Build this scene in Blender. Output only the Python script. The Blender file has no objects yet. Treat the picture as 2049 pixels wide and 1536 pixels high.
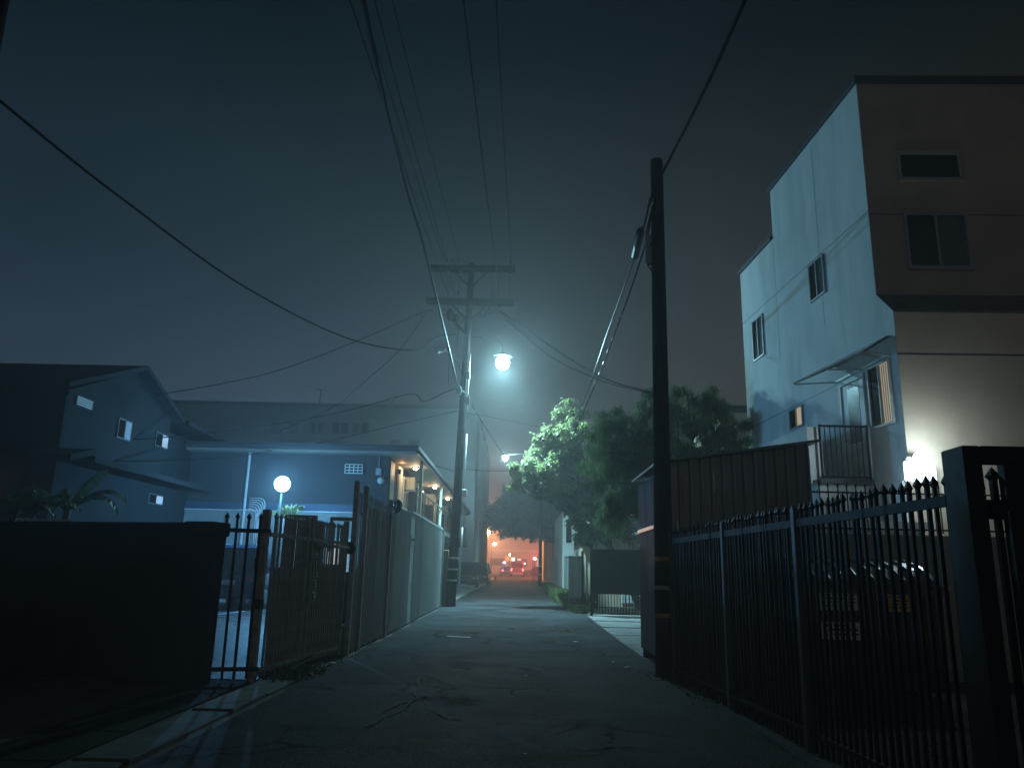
import bpy, math, random
import numpy as np
from mathutils import Matrix, Vector
random.seed(7); rng = np.random.default_rng(11)
S = bpy.context.scene
COL = S.collection
# ------------------------------------------------------------------ camera
FPX, CX, CY, EYE = 1540., 1024.5, 768., 1.6
_up = np.array([142, 6318, -1540.]); _up /= np.linalg.norm(_up)
_al = np.array([11, -375, -1540.]); _al -= _al.dot(_up) * _up; _al /= np.linalg.norm(_al)
MR = np.array([np.cross(_al, _up), _al, _up])
cd = bpy.data.cameras.new('camera'); cam = bpy.data.objects.new('camera', cd); COL.objects.link(cam)
cd.sensor_fit = 'HORIZONTAL'; cd.sensor_width = 36; cd.lens = FPX / 2049 * 36
cd.clip_start = 0.05; cd.clip_end = 2000
m4 = Matrix([[*MR[0], 0], [*MR[1], 0], [*MR[2], EYE], [0, 0, 0, 1]])
cam.matrix_world = m4
S.camera = cam
# ------------------------------------------------------------------ world: night sky with city glow
W = bpy.data.worlds.new('World'); S.world = W; W.use_nodes = True
wt = W.node_tree; wt.nodes.clear()
wo = wt.nodes.new('ShaderNodeOutputWorld'); bg = wt.nodes.new('ShaderNodeBackground')
tc = wt.nodes.new('ShaderNodeTexCoord'); sx = wt.nodes.new('ShaderNodeSeparateXYZ')
rp = wt.nodes.new('ShaderNodeValToRGB'); rp2 = wt.nodes.new('ShaderNodeValToRGB')
mr = wt.nodes.new('ShaderNodeMapRange'); mx = wt.nodes.new('ShaderNodeMix'); mx.data_type = 'RGBA'
wt.links.new(tc.outputs['Generated'], sx.inputs[0])
for r_, cols in ((rp, [(0, (.040, .060, .094)), (.15, (.032, .050, .078)), (.35, (.012, .025, .039)), (.6, (.0022, .0085, .0135)), (1, (.001, .004, .007))]),
                 (rp2, [(0, (.058, .047, .037)), (.15, (.046, .039, .032)), (.35, (.021, .0195, .018)), (.6, (.0022, .0050, .0065)), (1, (.001, .003, .004))])):
    wt.links.new(sx.outputs['Z'], r_.inputs[0])
    e = r_.color_ramp.elements
    while len(e) < len(cols): e.new(.5)
    for i, (p, c) in enumerate(cols): e[i].position = p; e[i].color = (*c, 1)
mr.inputs['From Min'].default_value = -.45; mr.inputs['From Max'].default_value = .5
wt.links.new(sx.outputs['X'], mr.inputs['Value'])
wt.links.new(mr.outputs[0], mx.inputs['Factor'])
wt.links.new(rp.outputs[0], mx.inputs['A']); wt.links.new(rp2.outputs[0], mx.inputs['B'])
nz = wt.nodes.new('ShaderNodeTexNoise'); nz.inputs['Scale'].default_value = 2.6; nz.inputs['Detail'].default_value = 7; nz.inputs['Roughness'].default_value = .55
wt.links.new(tc.outputs['Generated'], nz.inputs['Vector'])
nr = wt.nodes.new('ShaderNodeMapRange'); nr.inputs['From Min'].default_value = .3; nr.inputs['From Max'].default_value = .7; nr.inputs['To Min'].default_value = .80; nr.inputs['To Max'].default_value = 1.22
wt.links.new(nz.outputs[0], nr.inputs['Value'])
sv = wt.nodes.new('ShaderNodeVectorMath'); sv.operation = 'SCALE'; wt.links.new(mx.outputs['Result'], sv.inputs[0]); wt.links.new(nr.outputs[0], sv.inputs['Scale'])
wt.links.new(sv.outputs[0], bg.inputs['Color']); bg.inputs['Strength'].default_value = 0.90
wt.links.new(bg.outputs[0], wo.inputs['Surface'])
# ------------------------------------------------------------------ look
S.view_settings.view_transform = 'Standard'; S.view_settings.look = 'None'
S.view_settings.exposure = 0.08; S.view_settings.gamma = 1.0
S.render.engine = 'CYCLES'
cy = S.cycles
cy.use_denoising = True
try: cy.denoiser = 'OPENIMAGEDENOISE'; cy.denoising_input_passes = 'RGB_ALBEDO_NORMAL'
except Exception: pass
cy.max_bounces = 5; cy.diffuse_bounces = 2; cy.glossy_bounces = 2; cy.transmission_bounces = 3
cy.transparent_max_bounces = 8; cy.volume_bounces = 1
cy.sample_clamp_indirect = 3.0; cy.sample_clamp_direct = 0
cy.caustics_reflective = False; cy.caustics_refractive = False
LAMP_MAIN = 3400.

# ------------------------------------------------------------------ projection helpers: photo pixel -> place in the world
def ray(x, y): return MR @ np.array([x - CX, CY - y, -FPX])
O_ = np.array([0, 0, EYE])
def gz(y): return max(0., (y - 20) * .0075)
def atY(x, y, v): d = ray(x, y); return O_ + d * v / d[1]
def atX(x, y, v): d = ray(x, y); return O_ + d * v / d[0]
def atZ(x, y, v): d = ray(x, y); return O_ + d * (v - EYE) / d[2]
def gnd(x, y):
    z = 0
    for i in range(25): w = atZ(x, y, z); z = gz(w[1])
    return w

# ------------------------------------------------------------------ materials
MATS = {}
def mat(name, col, rough=.7, metal=0., var=.18, scale=3., bump=.0, bscale=40., spec=.5, emit=None, estr=0, stain=None, stainscale=.7, stretch=None, trans=0, alpha=1):
    if name in MATS: return MATS[name]
    m = bpy.data.materials.new(name); m.use_nodes = True; nt = m.node_tree; N = nt.nodes; L = nt.links
    b = N['Principled BSDF']
    co = N.new('ShaderNodeTexCoord'); mp = N.new('ShaderNodeMapping'); L.new(co.outputs['Object'], mp.inputs[0])
    if stretch: mp.inputs['Scale'].default_value = stretch
    n1 = N.new('ShaderNodeTexNoise'); n1.inputs['Scale'].default_value = scale; n1.inputs['Detail'].default_value = 6
    L.new(mp.outputs[0], n1.inputs['Vector'])
    r1 = N.new('ShaderNodeValToRGB'); L.new(n1.outputs[0], r1.inputs[0])
    c = np.array(col)
    r1.color_ramp.elements[0].position = .3; r1.color_ramp.elements[1].position = .7
    r1.color_ramp.elements[0].color = (*np.clip(c * (1 - var), 0, 1), 1); r1.color_ramp.elements[1].color = (*np.clip(c * (1 + var), 0, 1), 1)
    out = r1.outputs[0]
    if stain is not None:
        n2 = N.new('ShaderNodeTexNoise'); n2.inputs['Scale'].default_value = stainscale; n2.inputs['Detail'].default_value = 8; n2.inputs['Roughness'].default_value = .65
        L.new(mp.outputs[0], n2.inputs['Vector'])
        r2 = N.new('ShaderNodeValToRGB'); r2.color_ramp.elements[0].position = .48; r2.color_ramp.elements[1].position = .68
        L.new(n2.outputs[0], r2.inputs[0])
        mm = N.new('ShaderNodeMix'); mm.data_type = 'RGBA'; L.new(r2.outputs[0], mm.inputs['Factor']); L.new(out, mm.inputs['A']); mm.inputs['B'].default_value = (*stain, 1)
        out = mm.outputs['Result']
    L.new(out, b.inputs['Base Color'])
    b.inputs['Roughness'].default_value = rough; b.inputs['Metallic'].default_value = metal
    b.inputs['Specular IOR Level'].default_value = spec
    if var > 0 and rough > .1:
        rr = N.new('ShaderNodeMapRange'); rr.inputs['To Min'].default_value = rough * .8; rr.inputs['To Max'].default_value = min(1, rough * 1.2)
        L.new(n1.outputs[0], rr.inputs['Value']); L.new(rr.outputs[0], b.inputs['Roughness'])
    if bump:
        nb = N.new('ShaderNodeTexNoise'); nb.inputs['Scale'].default_value = bscale; nb.inputs['Detail'].default_value = 4
        L.new(mp.outputs[0], nb.inputs['Vector'])
        bp = N.new('ShaderNodeBump'); bp.inputs['Strength'].default_value = bump; bp.inputs['Distance'].default_value = .02
        L.new(nb.outputs[0], bp.inputs['Height']); L.new(bp.outputs[0], b.inputs['Normal'])
    if emit: b.inputs['Emission Color'].default_value = (*emit, 1); b.inputs['Emission Strength'].default_value = estr
    if trans: b.inputs['Transmission Weight'].default_value = trans
    if alpha < 1: b.inputs['Alpha'].default_value = alpha
    MATS[name] = m; return m

def asphalt_mat(name, base, crack=.8, rough=.9, scale=.55, wet=0):
    m = mat(name, base, rough=rough, var=.22, scale=1.3, bump=.5, bscale=42, spec=.06)
    nt = m.node_tree; N = nt.nodes; L = nt.links; b = N['Principled BSDF']
    src = b.inputs['Base Color'].links[0].from_socket
    co = N.new('ShaderNodeTexCoord')
    wn = N.new('ShaderNodeTexNoise'); wn.inputs['Scale'].default_value = 1.7; wn.inputs['Detail'].default_value = 8; wn.inputs['Roughness'].default_value = .7
    L.new(co.outputs['Object'], wn.inputs['Vector'])
    av = N.new('ShaderNodeMix'); av.data_type = 'VECTOR'; av.inputs['Factor'].default_value = .42
    L.new(co.outputs['Object'], av.inputs['A']); L.new(wn.outputs['Color'], av.inputs['B'])
    vo = N.new('ShaderNodeTexVoronoi'); vo.feature = 'DISTANCE_TO_EDGE'; vo.inputs['Scale'].default_value = scale * 3.4
    L.new(av.outputs['Result'], vo.inputs['Vector'])
    cr = N.new('ShaderNodeMapRange'); cr.inputs['From Min'].default_value = .0; cr.inputs['From Max'].default_value = .030; cr.inputs['To Min'].default_value = 1; cr.inputs['To Max'].default_value = 0
    L.new(vo.outputs['Distance'], cr.inputs['Value'])
    mk = N.new('ShaderNodeTexNoise'); mk.inputs['Scale'].default_value = .34; mk.inputs['Detail'].default_value = 3
    L.new(co.outputs['Object'], mk.inputs['Vector'])
    mk2 = N.new('ShaderNodeMapRange'); mk2.inputs['From Min'].default_value = .50; mk2.inputs['From Max'].default_value = .60
    L.new(mk.outputs[0], mk2.inputs['Value'])
    mu = N.new('ShaderNodeMath'); mu.operation = 'MULTIPLY'; L.new(cr.outputs[0], mu.inputs[0]); L.new(mk2.outputs[0], mu.inputs[1])
    mu2 = N.new('ShaderNodeMath'); mu2.operation = 'MULTIPLY'; L.new(mu.outputs[0], mu2.inputs[0]); mu2.inputs[1].default_value = crack
    # aggregate speckle and large patches
    sp = N.new('ShaderNodeTexNoise'); sp.inputs['Scale'].default_value = 48; sp.inputs['Detail'].default_value = 2
    L.new(co.outputs['Object'], sp.inputs['Vector'])
    sr = N.new('ShaderNodeMapRange'); sr.inputs['From Min'].default_value = .35; sr.inputs['From Max'].default_value = .7; sr.inputs['To Min'].default_value = .4; sr.inputs['To Max'].default_value = 2.1
    L.new(sp.outputs[0], sr.inputs['Value'])
    pt = N.new('ShaderNodeTexNoise'); pt.inputs['Scale'].default_value = .55; pt.inputs['Detail'].default_value = 5; pt.inputs['Distortion'].default_value = .6
    L.new(co.outputs['Object'], pt.inputs['Vector'])
    pr = N.new('ShaderNodeMapRange'); pr.inputs['From Min'].default_value = .3; pr.inputs['From Max'].default_value = .7; pr.inputs['To Min'].default_value = .5; pr.inputs['To Max'].default_value = 1.6
    L.new(pt.outputs[0], pr.inputs['Value'])
    mm1 = N.new('ShaderNodeMath'); mm1.operation = 'MULTIPLY'; L.new(sr.outputs[0], mm1.inputs[0]); L.new(pr.outputs[0], mm1.inputs[1])
    sc = N.new('ShaderNodeVectorMath'); sc.operation = 'SCALE'; L.new(src, sc.inputs[0]); L.new(mm1.outputs[0], sc.inputs['Scale'])
    mc = N.new('ShaderNodeMix'); mc.data_type = 'RGBA'; L.new(mu2.outputs[0], mc.inputs['Factor']); L.new(sc.outputs[0], mc.inputs['A']); mc.inputs['B'].default_value = (.008, .008, .009, 1)
    L.new(mc.outputs['Result'], b.inputs['Base Color'])
    # crack relief
    bp0 = b.inputs['Normal'].links[0].from_node
    bp = N.new('ShaderNodeBump'); bp.inputs['Strength'].default_value = .8; bp.inputs['Distance'].default_value = .03; bp.invert = True
    L.new(mu.outputs[0], bp.inputs['Height']); L.new(bp0.outputs[0], bp.inputs['Normal']); L.new(bp.outputs[0], b.inputs['Normal'])
    return m

M_ASPH = asphalt_mat('old_asphalt', (.042, .045, .048), crack=.95)
M_YARD = asphalt_mat('yard_asphalt', (.06, .063, .066), crack=.4, rough=.5)
M_CONC = mat('concrete', (.30, .29, .27), .85, var=.15, scale=2, bump=.5, bscale=60, stain=(.16, .155, .15), stainscale=1.1)
M_CONCD = mat('dirty_concrete', (.11, .108, .10), .9, var=.3, scale=3, bump=.7, bscale=40, stain=(.04, .04, .037), stainscale=1.6)
M_DIRT = mat('dirt', (.075, .068, .055), .95, var=.35, scale=2.5, bump=.8, bscale=25)
M_STUC_W = mat('pale_stucco', (.80, .80, .76), .9, var=.07, scale=1.2, bump=.45, bscale=90, stain=(.62, .63, .59), stainscale=.9, stretch=(1, 1, .28))
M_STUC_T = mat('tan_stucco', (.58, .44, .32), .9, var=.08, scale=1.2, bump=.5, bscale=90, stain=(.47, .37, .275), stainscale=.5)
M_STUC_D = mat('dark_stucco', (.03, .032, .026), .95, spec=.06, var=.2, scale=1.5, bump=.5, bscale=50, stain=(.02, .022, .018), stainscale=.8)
M_STUC_G = mat('grey_stucco', (.085, .095, .10), .9, var=.08, scale=.8, bump=.3, bscale=50, stain=(.065, .075, .08), stainscale=.3)
M_HOUSE = mat('dark_house_paint', (.016, .020, .022), .9, spec=.06, var=.1, scale=.8, bump=.3, bscale=50, stain=(.008, .011, .013), stainscale=.4)
M_STUC_B = mat('motel_stucco', (.050, .056, .062), .9, spec=.08, var=.06, scale=1, bump=.3, bscale=60, stain=(.04, .046, .054), stainscale=.4)
M_BLUE = mat('blue_paint', (.03, .07, .13), .6, var=.1, scale=2)
M_WHITE = mat('white_paint', (.72, .72, .70), .55, var=.06, scale=3, stain=(.55, .55, .52), stainscale=1.5)
M_CREAM = mat('cream_paint', (.62, .58, .48), .6, var=.08, scale=3)
M_ROOF = mat('dark_shingle', (.018, .02, .022), .95, spec=.06, var=.3, scale=9, bump=.8, bscale=30)
M_TRIM = mat('dark_trim', (.045, .048, .05), .6, var=.1)
M_IRON = mat('black_iron', (.009, .0095, .012), .55, var=.3, scale=8, bump=.07, bscale=90, spec=.12)
M_POST = mat('faded_post_paint', (.05, .06, .075), .5, var=.3, scale=5, bump=.2, bscale=40)
M_IRONW = mat('weathered_brown_iron', (.40, .37, .32), .55, var=.35, scale=6, bump=.3, bscale=50)
M_PANEL = mat('grey_sheet', (.40, .43, .42), .55, metal=.1, var=.18, scale=1.6, bump=.15, bscale=30, stain=(.27, .30, .29), stainscale=.8, stretch=(1, 1, .25))
M_CORR = mat('corrugated_steel', (.34, .38, .43), .5, metal=.3, var=.2, scale=3, stain=(.22, .24, .27), stainscale=1.6, stretch=(1, 1, .3))
M_CORRD = mat('painted_steel', (.15, .19, .24), .36, metal=.45, var=.25, scale=2.2, stain=(.12, .145, .175), stainscale=1.2, stretch=(1, 1, .2))
M_WOOD = mat('creosote_wood', (.014, .012, .011), .9, spec=.06, var=.4, scale=5, bump=.9, bscale=14, stretch=(6, 6, .35))
M_BOARD = mat('weathered_board', (.42, .36, .22), .8, var=.2, scale=4, bump=.4, bscale=30, stretch=(4, 4, .4))
M_GALV = mat('galvanised_steel', (.48, .50, .52), .35, metal=.8, var=.15, scale=6)
M_INSUL = mat('brown_porcelain', (.05, .045, .045), .35, var=.05, spec=.5)
M_GREY = mat('grey_enamel', (.40, .42, .42), .45, var=.08)
M_RUB = mat('black_rubber', (.014, .014, .016), .42, var=.2, spec=.5)
M_CABLE = mat('aerial_cable', (.004, .0045, .005), .85, var=.15, spec=.04)
M_CABLES = mat('shiny_cable', (.10, .105, .11), .32, metal=.6, var=.15, spec=.8)
M_GLASS = mat('dark_glass', (.003, .004, .006), .1, var=0, spec=.14)
M_BLIND = mat('blind_fabric', (.62, .58, .48), .8, var=.06)
M_LITBL = mat('lit_blind', (.55, .5, .4), .8, var=.05, emit=(1, .76, .46), estr=.34)
M_LITBL2 = mat('lit_curtain', (.5, .45, .42), .8, var=.05, emit=(1, .62, .5), estr=.13)
M_CARB = mat('blue_car_paint', (.03, .06, .13), .18, metal=.35, var=.05, spec=.8)
M_CARK = mat('black_car_paint', (.035, .038, .042), .16, metal=.3, var=.05, spec=.8)
M_CARG = mat('grey_car_paint', (.12, .12, .12), .3, metal=.4, var=.05)
M_PLATE = mat('number_plate', (.65, .65, .6), .5, var=.02)
M_TAIL = mat('tail_lamp', (.35, .03, .02), .15, var=0)
M_HEAD = mat('head_lamp', (.75, .75, .72), .08, metal=.6, var=0)
M_YEL = mat('yellow_band', (.62, .40, .05), .5, var=.1, scale=10)
M_BAND = mat('pale_band', (.55, .50, .35), .5, var=.1, scale=10)
M_BARK = mat('tree_bark', (.10, .085, .065), .95, var=.3, scale=8, bump=.9, bscale=20)
M_LEAF1 = mat('broad_leaf', (.22, .235, .10), .26, var=.45, scale=1.1, spec=.6)
M_LEAF2 = mat('narrow_leaf', (.16, .215, .10), .25, var=.5, scale=1.6, spec=.5)
M_LEAF3 = mat('distant_leaf', (.03, .05, .03), .6, var=.4, scale=.7)
M_GRASS = mat('grass_blade', (.09, .12, .03), .6, var=.4, scale=2)
M_BANANA = mat('banana_leaf', (.10, .15, .09), .4, var=.3, scale=2)
M_PLAST = mat('black_plastic', (.014, .016, .02), .3, var=.1, spec=1.)
M_DUMP = mat('dumpster_steel', (.014, .015, .018), .5, var=.3, scale=4)
M_BIN = mat('blue_plastic', (.03, .07, .15), .4, var=.1)
M_LABELW = mat('white_label', (.85, .85, .8), .6, var=.06, scale=12)
M_LABELY = mat('yellow_label', (.85, .55, .04), .6, var=.1, scale=12)
M_PRINT = mat('black_print', (.03, .03, .03), .6, var=.1)
M_PINK = mat('far_stucco', (.55, .42, .38), .9, var=.08, scale=.3, stain=(.4, .3, .27), stainscale=.15)
M_CONE = mat('orange_cone', (.75, .16, .04), .5, var=.05)
M_PAPER = mat('litter_paper', (.7, .7, .68), .8, var=.05)
M_PAINTW = mat('road_paint', (.55, .55, .55), .7, var=.2, scale=6)
M_TILE = mat('sign_tile', (.55, .50, .42), .5, var=.1)
M_LETTER = mat('sign_letter', (.012, .012, .014), .5, var=.1)
def translucent(m, f):
    nt = m.node_tree; N = nt.nodes; L = nt.links; b = N['Principled BSDF']; out = N['Material Output']
    tr = N.new('ShaderNodeBsdfTranslucent'); mx_ = N.new('ShaderNodeMixShader'); mx_.inputs[0].default_value = f
    L.new(b.inputs['Base Color'].links[0].from_socket, tr.inputs['Color'])
    L.new(b.outputs[0], mx_.inputs[1]); L.new(tr.outputs[0], mx_.inputs[2]); L.new(mx_.outputs[0], out.inputs['Surface'])
translucent(M_LEAF1, .5); translucent(M_LEAF2, .62); translucent(M_BANANA, .3)
def emis(name, col, s): return mat(name, (.8, .8, .8), .4, var=0, emit=col, estr=s)
M_CANGLASS = mat('canopy_glass', (.20, .24, .26), .15, var=.1, scale=4, spec=.7, alpha=.55)

# ------------------------------------------------------------------ mesh builder
class B:
    def __init__(s, M=None): s.v = []; s.f = []; s.M = M
    def _add(s, vs, fs):
        n = len(s.v)
        if s.M is not None: vs = [tuple(s.M @ Vector(v)) for v in vs]
        s.v += [tuple(map(float, v)) for v in vs]; s.f += [tuple(i + n for i in f) for f in fs]; return s
    def box(s, a, b):
        x0, x1 = sorted((a[0], b[0])); y0, y1 = sorted((a[1], b[1])); z0, z1 = sorted((a[2], b[2]))
        return s._add([(x0, y0, z0), (x1, y0, z0), (x1, y1, z0), (x0, y1, z0), (x0, y0, z1), (x1, y0, z1), (x1, y1, z1), (x0, y1, z1)],
                      [(0, 3, 2, 1), (4, 5, 6, 7), (0, 1, 5, 4), (1, 2, 6, 5), (2, 3, 7, 6), (3, 0, 4, 7)])
    def bbox(s, a, b, c=.01):   # bevelled box: chamfered vertical & horizontal edges
        x0, x1 = sorted((a[0], b[0])); y0, y1 = sorted((a[1], b[1])); z0, z1 = sorted((a[2], b[2]))
        vs = []; 
        for (z, k) in ((z0, c), (z0 + c, 0), (z1 - c, 0), (z1, c)):
            vs += [(x0 + k + c, y0 + k, z), (x1 - k - c, y0 + k, z), (x1 - k, y0 + k + c, z), (x1 - k, y1 - k - c, z), (x1 - k - c, y1 - k, z), (x0 + k + c, y1 - k, z), (x0 + k, y1 - k - c, z), (x0 + k, y0 + k + c, z)]
        fs = [tuple(range(7, -1, -1)), tuple(range(24, 32))]
        for l in range(3):
            for i in range(8): j = (i + 1) % 8; fs.append((l * 8 + i, l * 8 + j, l * 8 + 8 + j, l * 8 + 8 + i))
        return s._add(vs, fs)
    def tube(s, pts, r, n=8, caps=True):
        pts = [Vector(p) for p in pts]; k = len(pts)
        rs = r if hasattr(r, '__len__') else [r] * k
        vs = []; fs = []
        up = Vector((0, 0, 1)); prev = None
        for i, p in enumerate(pts):
            t = (pts[min(i + 1, k - 1)] - pts[max(i - 1, 0)]).normalized()
            if prev is None:
                a = t.cross(up)
                if a.length < .05: a = t.cross(Vector((0, 1, 0)))
                a.normalize()
            else:
                a = prev - t * prev.dot(t); a.normalize()
            prev = a; b = t.cross(a)
            for j in range(n):
                th = 2 * math.pi * j / n
                vs.append(p + (a * math.cos(th) + b * math.sin(th)) * rs[i])
        for i in range(k - 1):
            for j in range(n):
                q = (j + 1) % n; fs.append((i * n + j, i * n + q, (i + 1) * n + q, (i + 1) * n + j))
        if caps: fs += [tuple(range(n))[::-1], tuple((k - 1) * n + j for j in range(n))]
        return s._add(vs, fs)
    def bar(s, p, q, w, h):     # rectangular bar between two points, w horizontal, h vertical-ish
        p = Vector(p); q = Vector(q); t = (q - p).normalized()
        a = t.cross(Vector((0, 0, 1)))
        if a.length < .05: a = Vector((1, 0, 0))
        a.normalize(); b = a.cross(t)
        vs = [c + a * sx_ * w / 2 + b * sz * h / 2 for c in (p, q) for sx_, sz in ((-1, -1), (1, -1), (1, 1), (-1, 1))]
        return s._add(vs, [(0, 1, 2, 3)[::-1], (4, 5, 6, 7), (0, 1, 5, 4), (1, 2, 6, 5), (2, 3, 7, 6), (3, 0, 4, 7)])
    def prism(s, poly, z0, z1):
        n = len(poly)
        return s._add([(x, y, z0) for x, y in poly] + [(x, y, z1) for x, y in poly], [tuple(range(n))[::-1], tuple(range(n, 2 * n))] + [(i, (i + 1) % n, n + (i + 1) % n, n + i) for i in range(n)])
    def xprism(s, poly, x0, x1):   # poly in (y,z)
        n = len(poly)
        return s._add([(x0, y, z) for y, z in poly] + [(x1, y, z) for y, z in poly], [tuple(range(n)), tuple(range(n, 2 * n))[::-1]] + [((i + 1) % n, i, n + i, n + (i + 1) % n) for i in range(n)])
    def yprism(s, poly, y0, y1):   # poly in (x,z)
        n = len(poly)
        return s._add([(x, y0, z) for x, z in poly] + [(x, y1, z) for x, z in poly], [tuple(range(n)), tuple(range(n, 2 * n))[::-1]] + [((i + 1) % n, i, n + i, n + (i + 1) % n) for i in range(n)])
    def quad(s, *ps): return s._add(ps, [tuple(range(len(ps)))])
    def sphere(s, c, r, n=12, m=8, sc=(1, 1, 1)):
        vs = [(c[0], c[1], c[2] + r * sc[2])]
        for i in range(1, m):
            ph = math.pi * i / m
            for j in range(n):
                th = 2 * math.pi * j / n; vs.append((c[0] + r * sc[0] * math.sin(ph) * math.cos(th), c[1] + r * sc[1] * math.sin(ph) * math.sin(th), c[2] + r * sc[2] * math.cos(ph)))
        vs.append((c[0], c[1], c[2] - r * sc[2])); fs = []
        for j in range(n): fs.append((0, 1 + j, 1 + (j + 1) % n))
        for i in range(m - 2):
            for j in range(n): a = 1 + i * n; fs.append((a + j, a + n + j, a + n + (j + 1) % n, a + (j + 1) % n))
        a = 1 + (m - 2) * n
        for j in range(n): fs.append((a + j, len(vs) - 1, a + (j + 1) % n))
        return s._add(vs, fs)
    def lathe(s, c, prof, n=12):   # prof list of (r,z)
        vs = []; fs = []
        for r, z in prof:
            for j in range(n): th = 2 * math.pi * j / n; vs.append((c[0] + r * math.cos(th), c[1] + r * math.sin(th), c[2] + z))
        for i in range(len(prof) - 1):
            for j in range(n): q = (j + 1) % n; fs.append((i * n + j, i * n + q, (i + 1) * n + q, (i + 1) * n + j))
        fs += [tuple(range(n))[::-1], tuple((len(prof) - 1) * n + j for j in range(n))]
        return s._add(vs, fs)
    def corr(s, w, h, pitch=.2, depth=.035, x0=0, z0=0, th=.0):   # trapezoid corrugated sheet in XZ plane, ribs to -y
        pts = []; x = x0
        while x < x0 + w - 1e-6:
            for dx, dy in ((0, 0), (.55, 0), (.68, -1), (.87, -1), (1, 0)):
                xx = x + dx * pitch
                if xx <= x0 + w + 1e-6: pts.append((xx, dy * depth))
            x += pitch
        n = len(pts); T = .004
        vs = [(a, b, z0) for a, b in pts] + [(a, b, z0 + h) for a, b in pts] + [(a, b + T, z0) for a, b in pts] + [(a, b + T, z0 + h) for a, b in pts]
        fs = []
        for i in range(n - 1):
            fs.append((i, i + 1, n + i + 1, n + i)); fs.append((2 * n + i + 1, 2 * n + i, 3 * n + i, 3 * n + i + 1))
            fs.append((n + i, n + i + 1, 3 * n + i + 1, 3 * n + i))
        fs += [(0, n, 3 * n, 2 * n), (n - 1, 2 * n + n - 1, 3 * n + n - 1, 2 * n - 1)]
        return s._add(vs, fs)
    def data(s, name, m, smooth=False):
        me = bpy.data.meshes.new(name); me.from_pydata(s.v, [], s.f); me.update()
        me.materials.append(m)
        if smooth: me.shade_smooth()
        return me

def prop(o, label=None, cat=None, group=None, kind=None):
    if label: o['label'] = label
    if cat: o['category'] = cat
    if group: o['group'] = group
    if kind: o['kind'] = kind
    return o
def link(o): COL.objects.link(o); return o
class T:
    """a thing: an Empty at its base with parts as children"""
    def __init__(s, name, label, cat, loc=(0, 0, 0), rz=0., group=None):
        o = bpy.data.objects.new(name, None); link(o); o.location = [float(v) for v in loc]; o.rotation_euler = (0, 0, rz); o.empty_display_size = .2
        prop(o, label, cat, group); s.o = o
        s.M = Matrix.Translation(Vector(o.location)) @ Matrix.Rotation(rz, 4, 'Z'); s.I = s.M.inverted()
    def part(s, name, b, m, parent=None, world=False, smooth=False, label=None, kind=None):
        if world: b.v = [tuple(s.I @ Vector(v)) for v in b.v]
        o = bpy.data.objects.new(name, b.data(name, m, smooth)); link(o); o.parent = parent or s.o
        if label: o['label'] = label
        if kind: o['kind'] = kind
        return o
    def inst(s, name, data, loc=(0, 0, 0), rz=0., scale=(1, 1, 1), parent=None):
        j = .0045 if name == 'picket' else 0
        o = bpy.data.objects.new(name, data); link(o); o.parent = parent or s.o; o.location = [float(v) for v in loc]; o.rotation_euler = (random.gauss(0, j), random.gauss(0, j), rz + random.gauss(0, j * 12)); o.scale = scale; return o
    def light(s, kind, loc, power, col, size=.1, world=True, **k):
        l = bpy.data.lights.new('bulb', kind); l.energy = power; l.color = col
        if kind in ('POINT', 'SPOT'): l.shadow_soft_size = size
        if kind == 'SPOT': l.spot_size = k.get('angle', 2.6); l.spot_blend = k.get('blend', .6)
        o = bpy.data.objects.new('bulb', l); link(o); o.parent = s.o
        o.location = s.I @ Vector(loc) if world else loc
        if 'rot' in k: o.rotation_euler = k['rot']
        return o
def solo(name, b, m, label, cat, group=None, smooth=False, kind=None):
    # origin to the base centre
    a = np.array(b.v); c = np.array([a[:, 0].mean(), a[:, 1].mean(), a[:, 2].min()])
    b.v = [tuple(v) for v in a - c]
    o = bpy.data.objects.new(name, b.data(name, m, smooth)); link(o); o.location = c
    return prop(o, label, cat, group, kind)
def struct(name, b, m, smooth=False):
    o = bpy.data.objects.new(name, b.data(name, m, smooth)); link(o); o['kind'] = 'structure'; return o
def copy_thing(src, loc, rz, label, group=None):
    def cp(o, par):
        c = o.copy(); link(c); c.parent = par
        for ch in list(o.children): cp(ch, c)
        return c
    r = cp(src, None); r.location = [float(v) for v in loc]; r.rotation_euler = (0, 0, rz); r['label'] = label
    if group: r['group'] = group
    return r
def spline(pts, n=10):
    P = [np.array(p, float) for p in pts]; P = [2 * P[0] - P[1]] + P + [2 * P[-1] - P[-2]]; out = []
    for i in range(1, len(P) - 2):
        for k in range(n):
            t = k / n; a, b, c, d = P[i - 1:i + 3]
            out.append(.5 * ((2 * b) + (-a + c) * t + (2 * a - 5 * b + 4 * c - d) * t * t + (-a + 3 * b - 3 * c + d) * t ** 3))
    out.append(P[-2]); return out

# ================================================================== SETTING
def sheet(xs, ys, zf, dz=0):
    b = B(); n = len(xs)
    for y in ys:
        for x in xs: b.v.append((x, y, zf(x, y) + dz))
    for j in range(len(ys) - 1):
        for i in range(n - 1): b.f.append((j * n + i, j * n + i + 1, (j + 1) * n + i + 1, (j + 1) * n + i))
    return b
struct('ground', sheet([-400, -60, -4.4, 0, 3.2, 60, 400], [-60, -20, 20, 60, 120, 200, 700], lambda x, y: gz(y) - .012), M_DIRT)
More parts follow.
